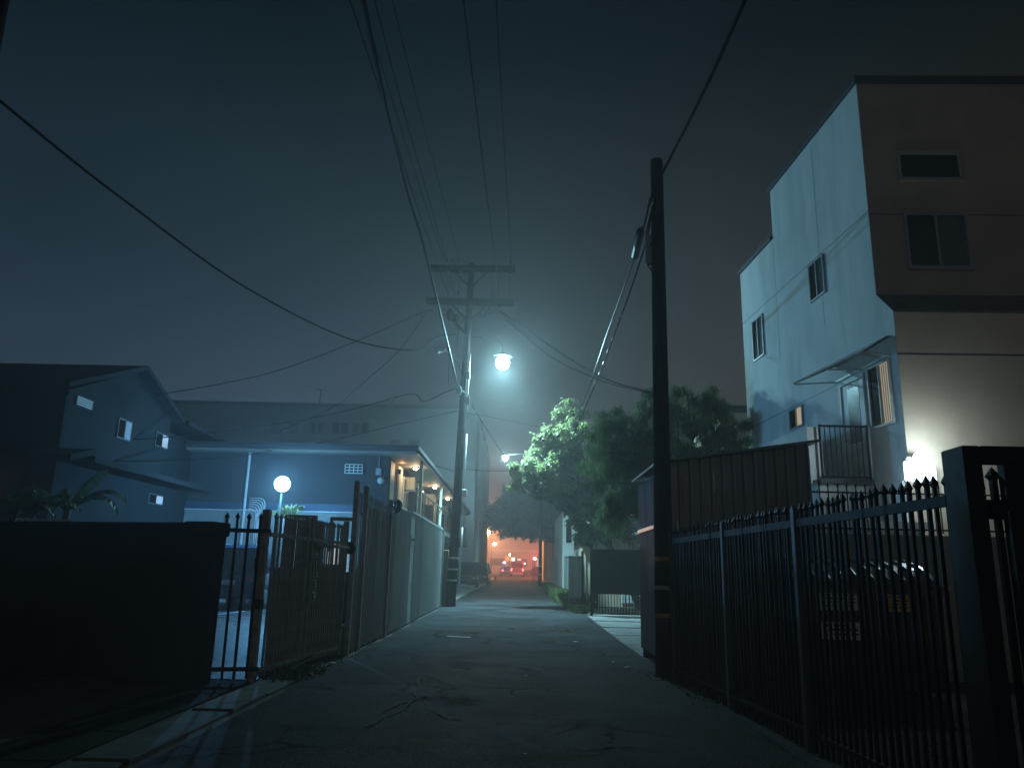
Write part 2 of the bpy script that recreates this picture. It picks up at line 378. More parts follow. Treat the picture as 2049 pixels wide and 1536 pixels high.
# alley road with ragged edges and a slightly uneven surface
ys = list(np.arange(-14, 20, .35)) + list(np.arange(20, 60, 1.)) + list(np.arange(60, 119, 4.)) + [119]
xs = np.linspace(0, 1, 22)
b = B()
for y in ys:
    l = -3.16 + (.05 * math.sin(y * 1.7) + .05 * math.sin(y * 4.1 + 1) + random.uniform(-.03, .03)) * (y < 45)
    r = (2.62 if y > 15 else 2.62 + (15 - y) * .03) + .05 * math.sin(y * 1.3) + random.uniform(-.04, .04)
    if y < 11: l = -3.06
    if y > 34: l = -3.1; r = 2.35 + .1 * math.sin(y)
    for t in xs:
        x = l + (r - l) * t
        z = gz(y) + .004 + .006 * math.sin(x * 1.1 + y * .35) * math.sin(y * .55) * (t > 0) * (t < 1) + .003 * math.sin(x * 3.1 - y * 1.3) * (t > 0) * (t < 1) - .03 * (1 - abs(t - .5) * 2) * 0 + .01
        b.v.append((x, y, z if 0 < t < 1 else gz(y) - .004))
for j in range(len(ys) - 1):
    for i in range(21): b.f.append((j * 22 + i, j * 22 + i + 1, (j + 1) * 22 + i + 1, (j + 1) * 22 + i))
struct('alley_road', b, M_ASPH, smooth=True)
# real cracks: thin dark irregular strips following the break lines in the asphalt
def crack(pts, w=.02):
    bb = B(); P = []
    for (a, c) in zip(pts[:-1], pts[1:]):
        for k in range(7):
            t = k / 7; P.append((a[0] + (c[0] - a[0]) * t + random.uniform(-.035, .035), a[1] + (c[1] - a[1]) * t + random.uniform(-.06, .06)))
    P.append(pts[-1])
    for i, p in enumerate(P):
        ww = w * random.uniform(.3, 1.5) * min(1, i / 3, (len(P) - 1 - i) / 3 + .1)
        a = P[max(i - 1, 0)]; c = P[min(i + 1, len(P) - 1)]; d = math.hypot(c[0] - a[0], c[1] - a[1]) or 1
        nx, ny = -(c[1] - a[1]) / d, (c[0] - a[0]) / d
        bb.v += [(p[0] - nx * ww, p[1] - ny * ww, gz(p[1]) + .031), (p[0] + nx * ww, p[1] + ny * ww, gz(p[1]) + .031)]
    for i in range(len(P) - 1): bb.f.append((2 * i, 2 * i + 1, 2 * i + 3, 2 * i + 2))
    return bb
M_CRACK = mat('crack_dark', (.009, .009, .01), 1., var=.1)
lines = [[(1128, 1235), (1133, 1252), (1150, 1266), (1175, 1290), (1205, 1302), (1225, 1318), (1240, 1330)], [(1128, 1268), (1160, 1284), (1168, 1290)], [(1070, 1296), (1100, 1305), (1130, 1300), (1165, 1305)], [(905, 1308), (960, 1302), (1010, 1310)],
         [(800, 1355), (850, 1350), (880, 1362), (925, 1385)], [(760, 1430), (800, 1410), (850, 1395), (905, 1388)], [(720, 1460), (770, 1438), (812, 1418)], [(860, 1420), (895, 1436), (930, 1440)], [(1235, 1330), (1280, 1326)], [(845, 1350), (830, 1395), (810, 1420)],
         [(1180, 1500), (1240, 1495), (1300, 1500)]]
rc = random.Random(21)
for k in range(26):
    x0 = rc.uniform(-2.6, 2.3); y0 = rc.uniform(8.5, 24); th = rc.uniform(0, 6.28); ln_ = [(x0, y0)]
    for j in range(rc.randint(3, 6)):
        th += rc.uniform(-.9, .9); st0 = rc.uniform(.2, .55); x0 += math.cos(th) * st0; y0 += math.sin(th) * st0 * 1.3
        if -3. < x0 < 2.5: ln_.append((x0, y0))
    if len(ln_) > 2: struct('road_crack', crack(ln_, .007), M_CRACK)
for ln in lines:
    o = struct('road_crack', crack([tuple(gnd(*p)[:2]) for p in ln], .018), M_CRACK); 
# left concrete pavement slabs in the foreground
pv = bpy.data.objects.new('pavement', None); link(pv); pv['kind'] = 'structure'
for i in range(13):
    y0 = -4 + i * 1.2; bb = B(); bb.bbox((-3.62, y0 + .012, -.05), (-3.16 + .02 * math.sin(i * 2.3), y0 + 1.188, .035 + .006 * math.sin(i * 3)), .012)
    o = bpy.data.objects.new('slab', bb.data('slab', M_CONCD)); link(o); o.parent = pv
    o.rotation_euler = (random.uniform(-.001, .001), random.uniform(-.001, .001), 0)
    bb = B(); bb.bbox((-4.6, y0 + .012, -.05), (-3.74, y0 + 1.188, .02), .012)
    if y0 < 10.5: o = bpy.data.objects.new('slab', bb.data('slab', M_STUC_D)); link(o); o.parent = pv
# right concrete apron
g1 = gnd(1180, 1236); g2 = gnd(1290, 1320)
ap = B()
for t in range(5):
    y0 = 15.95 + (29.4 - 15.95) * t / 5; y1 = 15.95 + (29.4 - 15.95) * (t + 1) / 5
    def ex(y): return g2[0] + (g1[0] - g2[0]) * (y - g2[1]) / (g1[1] - g2[1])
    ap.prism([(ex(y0), y0 + .012), (6.6, y0 + .012), (6.6, y1 - .012), (ex(y1), y1 - .012)], -.1, .036 + gz(y0))
struct('driveway', ap, M_CONC)
# left parking strip beyond the pole
struct('parking_strip', sheet([-14, -9, -3.15], [34.8, 50, 74.9], lambda x, y: gz(y) + .012), M_CONC)
kb = B(); kb.bar((-3.12, 34.9, .13), (-2.98, 74, .43), .16, .10)
struct('kerb', kb, M_CONC)
# motel yard
def yz(x, y): return .34 * min(1, max(0, (y - 11.6) / 4.5)) - .0
struct('motel_yard', sheet([-16, -10, -3.42], list(np.linspace(11.7, 16.4, 8)) + [20, 27.9], yz, .012), M_YARD)
for y_, x0, x1 in ((19.9, -12, -3.6),):
    bb = B(); bb.quad((x0, y_, .362), (x1, y_, .362), (x1, y_ + .1, .362), (x0, y_ + .1, .362)); struct('parking_line', bb, M_PAINTW)
for k, x_ in enumerate((-7.75, -5.2)):
    bb = B(); bb.quad((x_, 19.9, .362), (x_ + .1, 19.9, .362), (x_ + .1, 26, .362), (x_, 26, .362)); struct('parking_line', bb, M_PAINTW)
# cross street far away
struct('cross_street', sheet([-90, 0, 90], [119.5, 150], lambda x, y: gz(y) + .02), M_ASPH)
for y_ in (118.6, 150.2):
    bb = B(); bb.box((-60, y_, gz(y_) - .1), (-3.1 if y_ < 120 else 60, y_ + .9, gz(y_) + .14)); struct('far_pavement', bb, M_CONC)
# painted bar on the asphalt
bb = B(); a = gnd(894, 1275); c = gnd(942, 1277); bb.quad((a[0], a[1] - .05, .034), (c[0], c[1] - .1, .034), (c[0], c[1] + .06, .034), (a[0], a[1] + .1, .034)); struct('road_marking', bb, M_PAINTW)

# ================================================================== WIRES
def wire(pts, r, label, n=8, name='overhead_wire', group='overhead wires', m=None):
    b = B(); b.tube(spline(pts, n), r * (1.75 if r < .0125 else 1.3), 6); return solo(name, b, m or M_CABLE, label, 'wire', group, smooth=True)
YP = 33.9
def ext(A, P, yend, zend):   # from pole insulator A through P and on past the camera
    A = np.array(A); P = np.array(P); t = (yend - A[1]) / (P[1] - A[1]); x = A[0] + (P[0] - A[0]) * t
    return [A, (A + P) / 2 + np.array([0, 0, -.12]), P, np.array([x, yend, zend])]
I = lambda px, py: atY(px, py, YP)
top = lambda px, z: atZ(px, 0, z)
wire(ext(I(897, 592), top(700, 14.2), -18, 14.6), .011, 'leftmost thin power line running overhead from the lower crossarm')
wire(ext(I(895, 524), top(749, 15.2), -18, 15.8), .012, 'power line from the second insulator of the upper crossarm, just right of the thick cable')
wire(ext(I(913, 592), top(722, 13.9), -18, 14.4), .007, 'faint hair-thin line to the lower crossarm crossing behind the thick cable')
wire(ext(I(921, 522), top(785, 15.2), -18, 15.8), .009, 'thin power line to the middle insulator of the upper crossarm, left of the pole top')
wire(ext(I(1000, 592), top(927, 14.0), -18, 14.5), .012, 'power line crossing in front of the upper crossarm to the right end of the lower')
wire(ext(I(1023, 526), top(993, 15.2), -18, 15.8), .012, 'rightmost power line overhead ending at the right tip of the upper crossarm')
A = I(916, 772); P1 = np.array(atZ(855, 520, 9.45)); P2 = np.array(atZ(810, 370, 9.3)); P3 = np.array(atZ(728, 0, 9.3))
for q, zz in ((P1, 9.45), (P2, 9.3)): pass
wire([A, P1, P2, P3, P3 + (P3 - P2) * 1.6 + np.array([0, 0, 1.2])], .026, 'thick black communications cable running overhead down to the clamp on the middle pole', n=10, m=mat('satin_cable', (.014, .015, .017), .5, var=.1, spec=.22))
# big drooping cable on the left
C = [I(912, 668), I(880, 690) + np.array([0, -1.2, 0]), atY(830, 700, 28), atY(700, 678, 23.5), atY(500, 580, 17.5), atY(250, 402, 12.2), atY(0, 202, 9.0), atY(-160, 60, 7.6)]
wire(C, .017, 'black cable drooping in a long curve from the upper left edge towards the middle pole', n=10)
wire([I(866, 622), I(848, 629) + np.array([0, -.3, 0]), atY(700, 688, 29), atY(560, 740, 26.5), atY(440, 768, 25), atY(312, 790, 23.8)], .014, 'drop cable from the lower crossarm to the roof ridge of the house on the left')
wire([I(850, 630), atY(800, 700, 38), atY(720, 772, 45), atY(665, 815, 52), atY(560, 862, 60)], .016, 'thin cable from the lower crossarm slanting down towards the far grey block')
wire([I(914, 776), I(890, 785), I(848, 803), I(826, 796) + np.array([0, -.8, 0]), atY(700, 820, 31), atY(560, 846, 28), atY(300, 877, 24), atY(0, 879, 21), atY(-120, 876, 20)], .016, 'kinked service cable looping from the pole clamp leftwards in front of the left house')
wire([I(914, 822), atY(800, 848, 31.5), atY(640, 885, 29), atY(450, 914, 26), atY(220, 922, 22.5), atY(0, 905, 20), atY(-90, 893, 19.5)], .012, 'lowest cable on the left, from the pole past the motel roof to the left house')
wire([I(938, 826), atY(1000, 838, 45), atY(1078, 854, 72)], .014, 'cable from the middle pole to the top of the far pole')
wire([I(945, 812), atY(975, 860, 40), atY(1004, 905, 50), atY(1016, 920, 58)], .012, 'thin cable slanting down from the middle pole towards the small distant lamp')
wire([I(918, 935), atY(960, 941, 36), atY(1018, 941, 40), atY(1120, 930, 34)], .010, 'level cable from the middle pole into the pale-leaved tree')
wire([I(1000, 622), atY(1120, 705, 30), atY(1210, 757, 25.5), atY(1300, 784, 22)], .012, 'upper of two cables slanting right from the lower crossarm to the narrow-leaved tree')
wire([I(1012, 640), atY(1100, 712, 31), atY(1200, 760, 27), atY(1298, 786, 23)], .009, 'lower fainter of two cables slanting right from the lower crossarm to the narrow-leaved tree')
wire([I(864, 930), atY(885, 935, 33), I(915, 945)], .008, 'short wire from the motel eave to the middle pole')

# ================================================================== POLES
def bolt_ring(b, c, r): b.lathe(c, [(r, 0), (r, .05)], 12)
pole_base = gnd(905, 1211); ptop = atY(944, 528, YP)
dx = (ptop[0] - pole_base[0])
pm = T('utility_pole', 'tall dark utility pole with two crossarms standing beside the pale fence', 'utility pole', (pole_base[0], YP, gz(YP)))
b = B(); hgt = ptop[2] - gz(YP)
b.tube([(dx * t, 0, hgt * t) for t in np.linspace(0, 1, 12)], [.215 - .075 * t for t in np.linspace(0, 1, 12)], 14); pm.part('pole', b, M_WOOD, smooth=True)
def polex(z): return pole_base[0] + dx * (z - gz(YP)) / hgt
for (px0, py0, px1, py1) in ((860, 538, 1031, 539), (853, 602, 1027, 607)):
    a = I(px0, py0); c = I(px1, py1)
    for yo in (-.2, .2):
        b = B(); b.bar((a[0], YP + yo, a[2]), (c[0], YP + yo, c[2]), .1, .16 if yo > 0 else .2); arm = pm.part('crossarm', b, M_WOOD, world=True)
    zc = (a[2] + c[2]) / 2
    for sx_ in (-.95, .95):
        b = B(); b.bar((polex(zc) + sx_, YP - .26, zc - .08), (polex(zc) + .06 * sx_, YP - .2, zc - .95), .05, .06); pm.part('brace', b, M_WOOD, world=True)
ins = B(); ins.lathe((0, 0, 0), [(.02, 0), (.02, .08), (.075, .09), (.08, .14), (.05, .16), (.065, .18), (.07, .23), (.035, .26), (.045, .30), (.02, .33)], 10)
insd = ins.data('insulator', M_INSUL, True)
for px, py in ((895, 533), (920, 533), (1021, 536), (906, 533), (897, 598), (917, 598), (1000, 601)):
    w = I(px, py); pm.inst('insulator', insd, pm.I @ Vector((w[0], YP - .2, w[2] + .02)))
b = B()
for px, py in ((1021, 545), (898, 545), (922, 545)): w = I(px, py); b.lathe((w[0], YP - .2, w[2] - .2), [(.06, 0), (.08, .06), (.05, .1), (.08, .14), (.04, .2)], 10)
pm.part('hanging_insulator', b, M_INSUL, world=True, smooth=True)
# jumper wires under the arms
b = B()
for i in range(9):
    x0 = polex(13.6) + random.uniform(.5, 1.4); z0 = 13.6
    b.tube(spline([(x0, YP - .25, z0), (x0 + random.uniform(-.15, .2), YP - .35, z0 - random.uniform(.3, .75)), (x0 + random.uniform(.1, .5), YP - .3, z0 - random.uniform(.1, .5)), (x0 + random.uniform(.2, .6), YP - .2, z0 - .05)], 6), .009, 4)
for px in (897, 922, 1021, 985):
    w = I(px, 545); b.tube(spline([(w[0], YP - .2, w[2]), (w[0] - .03, YP - .25, w[2] - .8), (w[0] + .05, YP - .2, 13.85)], 5), .010, 4)
for px, py, qx, qy in ((897, 612, 878, 628), (905, 620, 915, 655), (915, 655, 900, 640), (900, 668, 930, 640), (898, 612, 898, 770), (916, 612, 915, 700)):
    a = I(px, py); c = I(qx, qy); b.tube(spline([a + np.array([0, -.25, 0]), (a + c) / 2 + np.array([.06, -.3, -.08]), c + np.array([0, -.25, 0])], 5), .011, 4)
pm.part('jumper_wires', b, M_CABLE, world=True)
b = B(); w = I(908, 645)
b.bar((polex(12.4), YP - .2, 12.05), (w[0] - .15, YP - .3, 12.9), .09, .14); b.lathe((w[0] - .15, YP - .3, 12.75), [(.12, 0), (.17, .1), (.17, .35), (.1, .5)], 10); b.lathe((w[0] + .15, YP - .3, 12.65), [(.1, 0), (.13, .1), (.11, .3), (.05, .4)], 10)
b.bar((w[0] - .45, YP - .3, 13.0), (w[0] + .3, YP - .3, 12.95), .05, .06)
pm.part('cutout_bracket', b, M_IRON, world=True)
# clamps, splice boxes and risers
b = B(); b.bbox((polex(9.6) - .32, YP - .38, 9.25), (polex(9.6) - .1, YP - .2, 9.62), .02); b.bbox((polex(9.2) + .1, YP - .36, 8.85), (polex(9.2) + .3, YP - .2, 9.2), .02)
b.tube(spline([(polex(9.6) - .25, YP - .4, 9.7), (polex(9.4), YP - .45, 9.35), (polex(9.1) + .3, YP - .42, 9.1), (polex(8.6) + .25, YP - .4, 8.4)], 6), .03, 6)
pm.part('cable_clamp', b, M_GALV, world=True)
b = B(); b.tube([(polex(z) + .19, YP - .22, z) for z in np.linspace(8.2, 11.2, 6)], .04, 8); pm.part('riser_pipe', b, M_GALV, world=True, smooth=True)
b = B(); b.bbox((polex(10.3) + .1, YP - .34, 10.0), (polex(10.3) + .26, YP - .2, 10.35), .015); b.bbox((polex(5) + .2, YP - .2, 4.75), (polex(5) + .42, YP, 5.05), .02); pm.part('junction_box', b, M_GREY, world=True)
b = B(); b.tube([(polex(z) + .31, YP - .1, z) for z in np.linspace(.75, 3.4, 4)] , .045, 8); b.tube([(polex(3.4) + .31, YP - .1, 3.4), (polex(7.5) + .26, YP - .1, 7.5)], .02, 6); pm.part('conduit', b, M_GALV, world=True, smooth=True)
for z in (1.0, 1.46, 1.93):
    b = B(); b.lathe((polex(z + gz(YP)), YP, z + gz(YP) + .05), [(.222, 0), (.222, .075)], 14); pm.part('reflective_band', b, M_BAND, world=True)

# street lamp on the middle pole (the bright one)
LP = atY(1005, 725, 34.9)
st = T('street_lamp', 'blazing cyan-white street lamp on an arm of the crossarm pole', 'street lamp', (polex(LP[2]), YP, LP[2]))
b = B(); b.tube(spline([(polex(LP[2] + .8), YP, LP[2] + .85), (LP[0] * .5 + polex(11) * .5, YP + .6, LP[2] + 1.1), (LP[0] - .15, 34.7, LP[2] + .95), (LP[0] + .02, 34.72, LP[2] + .45)], 6), .016, 8); st.part('arm', b, M_WOOD, world=True, smooth=True)
b = B(); b.lathe((LP[0] + .02, 34.72, LP[2] + .22), [(.46, 0), (.44, .03), (.30, .10), (.10, .15), (.06, .2)], 20); st.part('added_hood', b, M_TRIM, world=True, smooth=True)  # hood added to keep the lamp's light off the crossarms above
b = B(); b.sphere((LP[0] + .02, 34.9, LP[2] - .02), .33, 16, 10); st.part('lens', b, emis('lamp_glow', (.60, .95, 1.), 34), world=True, smooth=True)
st.light('POINT', (LP[0] + .02, 34.44, LP[2] - .06), LAMP_MAIN, (.40, .85, 1.), .17)
st.light('SPOT', (LP[0] + .02, 34.44, LP[2] - .08), 10500, (.40, .85, 1.), .17, angle=2.5, blend=1.0)
st.light('POINT', (LP[0] + .02, 35.3, LP[2] - .02), 800, (.36, .83, 1.), .05)
# unlit lamp on the left
UL = I(880, 702)
s2 = T('street_lamp', 'unlit cobra-head lamp on the left side of the crossarm pole', 'street lamp', (polex(UL[2]), YP, UL[2]))
b = B(); b.tube(spline([(polex(10.3), YP, 10.3), (UL[0] + .6, YP - .1, 11.1), (UL[0] + .2, YP - .1, UL[2] + .05)], 6), .03, 8); s2.part('arm', b, M_GALV, world=True, smooth=True)
b = B(); b.sphere((UL[0], YP - .1, UL[2] + .02), .24, 12, 8, (1.3, .6, .4)); s2.part('lamp_head', b, M_GREY, world=True, smooth=True)
b = B(); b.sphere((UL[0] - .08, YP - .1, UL[2] - .05), .13, 10, 6, (1, .8, .7)); s2.part('lens', b, mat('clear_lens', (.4, .45, .45), .1, var=0, spec=1.), world=True, smooth=True)

# pale board beside the pole
bo = gnd(889, 1212); b = B(); b.bbox((bo[0] - .13, YP + .15, gz(YP)), (bo[0] + .12, YP + .4, 2.45), .015); solo('timber_post', b, M_BOARD, 'pale yellowish square post just left of the crossarm pole at the fence end', 'post')

# right foreground pole
rp_ = T('utility_pole', 'thick dark wooden pole with yellow reflectors in front of the corrugated shed', 'utility pole', (2.42, 13.17, 0))
b = B(); b.tube([(.0 + (.06) * t, 0, 9.2 * t) for t in np.linspace(0, 1, 10)] + [(.06, 0, 9.23)], [.165 - .05 * t for t in np.linspace(0, 1, 10)] + [.09], 16); rp_.part('pole', b, M_WOOD, smooth=True)
for (z, m_) in ((.93, M_YEL), (1.37, M_BAND), (1.83, M_YEL)):
    b = B(); 
    for th in np.linspace(-2.9, -1.1, 7): pass
    n = 8; vs = []
    for j in range(n + 1):
        th = -math.pi + .25 + j * 1.75 / n; vs.append((math.cos(th), math.sin(th)))
    r0 = .168 - .05 * z / 9.2
    for j in range(n):
        (c0, s0), (c1, s1) = vs[j], vs[j + 1]
        b.quad((c0 * r0 + .006, s0 * r0, z), (c1 * r0 + .006, s1 * r0, z), (c1 * r0 + .006, s1 * r0, z + .065), (c0 * r0 + .006, s0 * r0, z + .065))
    rp_.part('reflector', b, m_)
b = B(); b.tube([(.0, -.19, 0), (.0, -.17, 0)], .01, 4)
b = B(); w0 = atY(1292, 470, 13.1); w1 = atY(1296, 530, 13.1)
b.lathe((w1[0] + .02, 13.1, w1[2]), [(.05, 0), (.065, .03), (.065, w0[2] - w1[2] - .04), (.04, w0[2] - w1[2])], 10); rp_.part('terminal_canister', b, M_GREY, world=True, smooth=True)
b = B(); b.tube(spline([(w1[0], 13.1, w1[2]), (w1[0] + .08, 13.02, w1[2] - .2), (w1[0] + .12, 13., w1[2] - .5), (w1[0] + .18, 13., w1[2] - .75), (w1[0] + .22, 13.05, w1[2] - .4)], 6), .012, 5)
b.tube(spline([(w0[0], 13.1, w0[2]), (w0[0] + .05, 13.0, w0[2] + .25), (2.38, 12.98, 8.3)], 6), .012, 5); b.tube(spline([(2.35, 13., 8.2), (2.5, 12.95, 7.9), (2.42, 12.98, 7.6), (2.3, 13., 7.4)], 6), .012, 5); rp_.part('jumper_wires', b, M_CABLE, world=True)
b = B(); b.bbox((2.28, 12.95, 8.2), (2.36, 13.1, 8.35), .01); rp_.part('cable_clamp', b, M_GALV, world=True)
b = B(); b.tube([(2.68, 13.12, 0), (2.68, 13.12, 2.3), (2.66, 13.12, 2.5)], .022, 6); rp_.part('conduit', b, M_GALV, world=True)
# cables along the alley from the right pole
K = [atY(1500, -20, 7.0), atY(1410, 180, 9.6), atY(1325, 348, 12.9), atX(1300, 405, 2.28), atX(1275, 500, 2.22), atX(1220, 655, 2.2), atX(1165, 808, 2.15), (2.1, 45, 7.9), (2.05, 72, 8.6)]
wire(K[:4], .020, 'black cable crossing above the foreground from the upper right to the right pole')
wire([K[3]] + [np.array(k) for k in K[4:]], .017, 'straight silver-lit cable from the right pole down towards the pale-leaved tree', m=M_CABLES)
K2 = [atX(1306, 412, 2.34), atX(1288, 500, 2.34), atX(1240, 640, 2.34), atX(1182, 790, 2.34), (2.3, 45, 7.6), (2.1, 72, 8.3)]
wire(K2, .009, 'thin lashed cable with bright dashes running beside the silver-lit one')
b = B()
Ks = spline(K2[1:4], 14)
for i in range(9, len(Ks) - 2, 2): b.tube([Ks[i], Ks[i] * .55 + Ks[i + 1] * .45], .016, 5)  # short bright tubes stand in for the dashed glints on the lashing
solo('cable_glints', b, M_GALV, 'row of short shiny bits modelled as glints along the thin lashed cable right of the lamp glow', 'cable glint')
a = atX(1283, 458, 2.2); c = atX(1270, 513, 2.2); d_ = (c - a) / np.linalg.norm(c - a)
b = B(); b.tube([a, a + d_ * .08, c - d_ * .02, c], [.05, .085, .08, .04], 12); solo('splice_case', b, M_RUB, 'black cylindrical splice case hanging on the cable left of the right pole', 'splice case', smooth=True)

# far pole
fp = T('utility_pole', 'slim distant pole at the right edge of the alley near the far lamps', 'utility pole', (2.05, 72, gz(72)))
b = B(); b.tube([(0, 0, 0), (.05, 0, 14.2)], [.17, .13], 10); fp.part('pole', b, M_WOOD, smooth=True)
for z in (1.0, 1.7): b = B(); b.lathe((0, 0, z), [(.185, 0), (.185, .12)], 10); fp.part('reflective_band', b, M_WHITE)
b = B(); b.box((-.35, -.1, 7.9), (-.27, -.02, 9.0)); fp.part('riser_pipe', b, M_WHITE)
fl = atY(1011, 916, 72)
f2 = T('street_lamp', 'small distant white street lamp just left of the pale-leaved tree', 'street lamp', (2.05, 72, fl[2]))
b = B(); b.tube(spline([(2.05, 72, fl[2] - .3), (1, 72, fl[2] + .4), (fl[0], 72, fl[2] + .3)], 5), .04, 6); f2.part('arm', b, M_GALV, world=True)
b = B(); b.sphere((fl[0], 72, fl[2] + .2), .3, 10, 6, (1.2, .6, .4)); f2.part('lamp_head', b, M_GREY, world=True, smooth=True)
b = B(); b.sphere((fl[0], 72, fl[2] + .0), .28, 12, 8); f2.part('lens', b, emis('lamp_glow_far', (.62, .95, 1.), 25), world=True, smooth=True)
f2.light('POINT', (fl[0], 71.66, fl[2] - .03), 2300, (.5, .9, 1.), .05)
# pole sliver at the upper left edge
b = B(); a = atY(-47, 170, 6.5); c = atY(-7, -30, 6.5); d_ = c - a; b.tube([a - d_ * (a[2] / d_[2]), c, c + d_ * 1.2], [.16, .13, .12], 10); solo('utility_pole', b, M_WOOD, 'dark pole leaning in at the extreme upper left corner', 'utility pole', smooth=True)

# ================================================================== LEFT FOREGROUND WALL
wa = np.array([-4.30, 11.22]); wd = np.array([-8.15, 12.21]) - wa; wl = np.linalg.norm(wd); wd /= wl
rz = math.atan2(wd[1], wd[0])
lw = T('boundary_wall', 'dark stuccoed block wall filling the lower left foreground', 'wall', (wa[0], wa[1], 0), rz)
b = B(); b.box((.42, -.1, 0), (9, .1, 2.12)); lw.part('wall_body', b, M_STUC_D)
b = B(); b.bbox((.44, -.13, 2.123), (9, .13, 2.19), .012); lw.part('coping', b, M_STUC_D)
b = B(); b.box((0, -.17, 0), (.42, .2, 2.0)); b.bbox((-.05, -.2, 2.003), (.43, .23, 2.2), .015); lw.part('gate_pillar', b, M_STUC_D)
# torn white plastic along the wall top
b = B()
for i in range(60):
    px = random.choice([12, 14, 25, 27]) if i < 8 else random.uniform(36, 108); a = atZ(px, 1040, 2.2); q = -(a[0] - wa[0]) * 1.02
    x_, y_ = wa[0] + wd[0] * q, wa[1] + wd[1] * q; h = random.uniform(.015, .05)
    if i < 8: h = .06
    b._add([(x_ - .05, y_, 2.19), (x_ + .05, y_ + .03, 2.19), (x_ + .05, y_ - .02, 2.19 + h), (x_ - .03, y_, 2.19 + h * .8)], [(0, 1, 2, 3)])
solo('wall_top_rubble', b, M_WHITE, 'row of pale jagged chips lying along the top of the dark wall at the left edge', 'rubble')

# ================================================================== PICKET FENCES
def picket_mesh(h, w=.022, name='picket', m=None, spear=True, wd_=None):
    b = B(); w2 = w / 2
    b.box((-w2, -w2, 0), (w2, w2, h - .09))
    if spear:
        e = w * .95
        vs = [(-w2, -w2, h - .092), (w2, -w2, h - .092), (w2, w2, h - .092), (-w2, w2, h - .092), (-e, -e, h - .065), (e, -e, h - .065), (e, e, h - .065), (-e, e, h - .065), (0, 0, h)]
        b._add(vs, [(0, 1, 5, 4), (1, 2, 6, 5), (2, 3, 7, 6), (3, 0, 4, 7), (4, 5, 8), (5, 6, 8), (6, 7, 8), (7, 4, 8)])
    return b.data(name, m or M_IRON)
def run(p, q):
    d = np.array(q[:2]) - np.array(p[:2]); return np.linalg.norm(d), math.atan2(d[1], d[0])
# fixed pickets between wall pillar and gate post
p = atY(432, 1200, 11.35); q = atY(541, 1200, 11.5)
L, r = run((-4.32, 11.33), (-3.66, 11.5))
g0 = T('picket_fence', 'short run of four black spear pickets between the dark wall and gate post', 'fence', (-4.32, 11.33, 0), r)
pk = picket_mesh(2.30, .036, m=M_IRON)
for px in (449, 471, 492, 514): a = atY(px, 1100, 11.4); g0.inst('picket', pk, ((a[0] + 4.32) / math.cos(r), 0, .06))
for z in (2.07, .16): b = B(); b.box((-.1, -.024, z), (L + .02, .024, z + .06)); g0.part('rail', b, M_IRON)
# gate post
gp = T('gate_post', 'square steel gate post between the short pickets and the open gate', 'post', (-3.74, 11.55, 0))
b = B(); b.bbox((-.055, -.055, 0), (.055, .055, 2.42), .008); gp.part('post', b, M_IRONW)
b = B(); b.bbox((-.10, -.07, 1.55), (-.057, .03, 1.72), .01); gp.part('latch', b, M_IRON)
b = B(); b.lathe((0, 0, 1.0), [(.07, 0), (.075, .02), (.075, .12), (.07, .14)], 10); gp.part('hinge_collar', b, M_IRON)
# open motel gate leaf
A_ = (-3.68, 11.6); B_ = (-3.33, 15.15); L, r = run(A_, B_)
gl = T('motel_gate', 'tan iron gate leaf swung open along the alley with vertical letter tiles', 'gate', (A_[0], A_[1], 0), r)
pk = picket_mesh(2.34, .028, m=M_IRONW); nn = 30
for i in range(nn): gl.inst('picket', pk, (.14 + (L - .2) * i / (nn - 1), 0, .06 + .02 * i / nn))
for z in (2.03, .14): b = B(); b.box((0, -.025, z), (L, .025, z + .06)); gl.part('rail', b, M_IRONW)
for x_ in (1.48, 1.72): b = B(); b.bbox((x_ - .035, -.04, .05), (x_ + .035, .04, 2.42), .006); gl.part('stile', b, M_IRONW)
b = B(); b.bbox((L - .06, -.045, .02), (L + .02, .045, 2.48), .006); gl.part('stile', b, M_IRONW)
b = B(); b.box((1.76, .045, .1), (L - .07, .055, 1.66)); gl.part('backing_sheet', b, M_IRONW)
b = B(); b.box((.42, .045, .1), (1.44, .055, 1.5)); gl.part('backing_sheet', b, M_IRONW)
b = B(); b.tube([(1.75, -.07, 1.98), (L + .05, -.07, 1.98)], .032, 10); b.lathe((0, 0, 0), [(.001, 0), (.001, .001)], 4); gl.part('locking_pipe', b, M_IRONW, smooth=True)
b = B(); b.tube([(L + .05, -.07, 1.98), (L + .09, -.07, 1.98)], .12, 16); gl.part('round_flange', b, M_IRON)
# letter tiles reading MOTEL down the leaf
def letter(ch, s=.1):
    # strokes in unit square -> boxes
    g = {'M': [((0, 0), (0, 1)), ((0, 1), (.5, .45)), ((.5, .45), (1, 1)), ((1, 1), (1, 0))], 'O': [((0, 0), (0, 1)), ((0, 1), (1, 1)), ((1, 1), (1, 0)), ((1, 0), (0, 0))],
         'T': [((0, 1), (1, 1)), ((.5, 1), (.5, 0))], 'E': [((0, 0), (0, 1)), ((0, 1), (1, 1)), ((0, .5), (.8, .5)), ((0, 0), (1, 0))], 'L': [((0, 1), (0, 0)), ((0, 0), (1, 0))]}[ch]
    return g
for i, ch in enumerate('MOTEL'):
    z = 1.80 - i * .19; b = B(); b.bbox((1.84, -.035, z), (2.06, -.018, z + .165), .004); ti = gl.part('sign_tile', b, M_TILE)
    b = B()
    for (p0, p1) in letter(ch): b.bar((1.885 + p0[0] * .13, -.038, z + .03 + p0[1] * .105), (1.885 + p1[0] * .13, -.038, z + .03 + p1[1] * .105), .012, .02)
    gl.part('letter', b, M_LETTER, parent=ti)
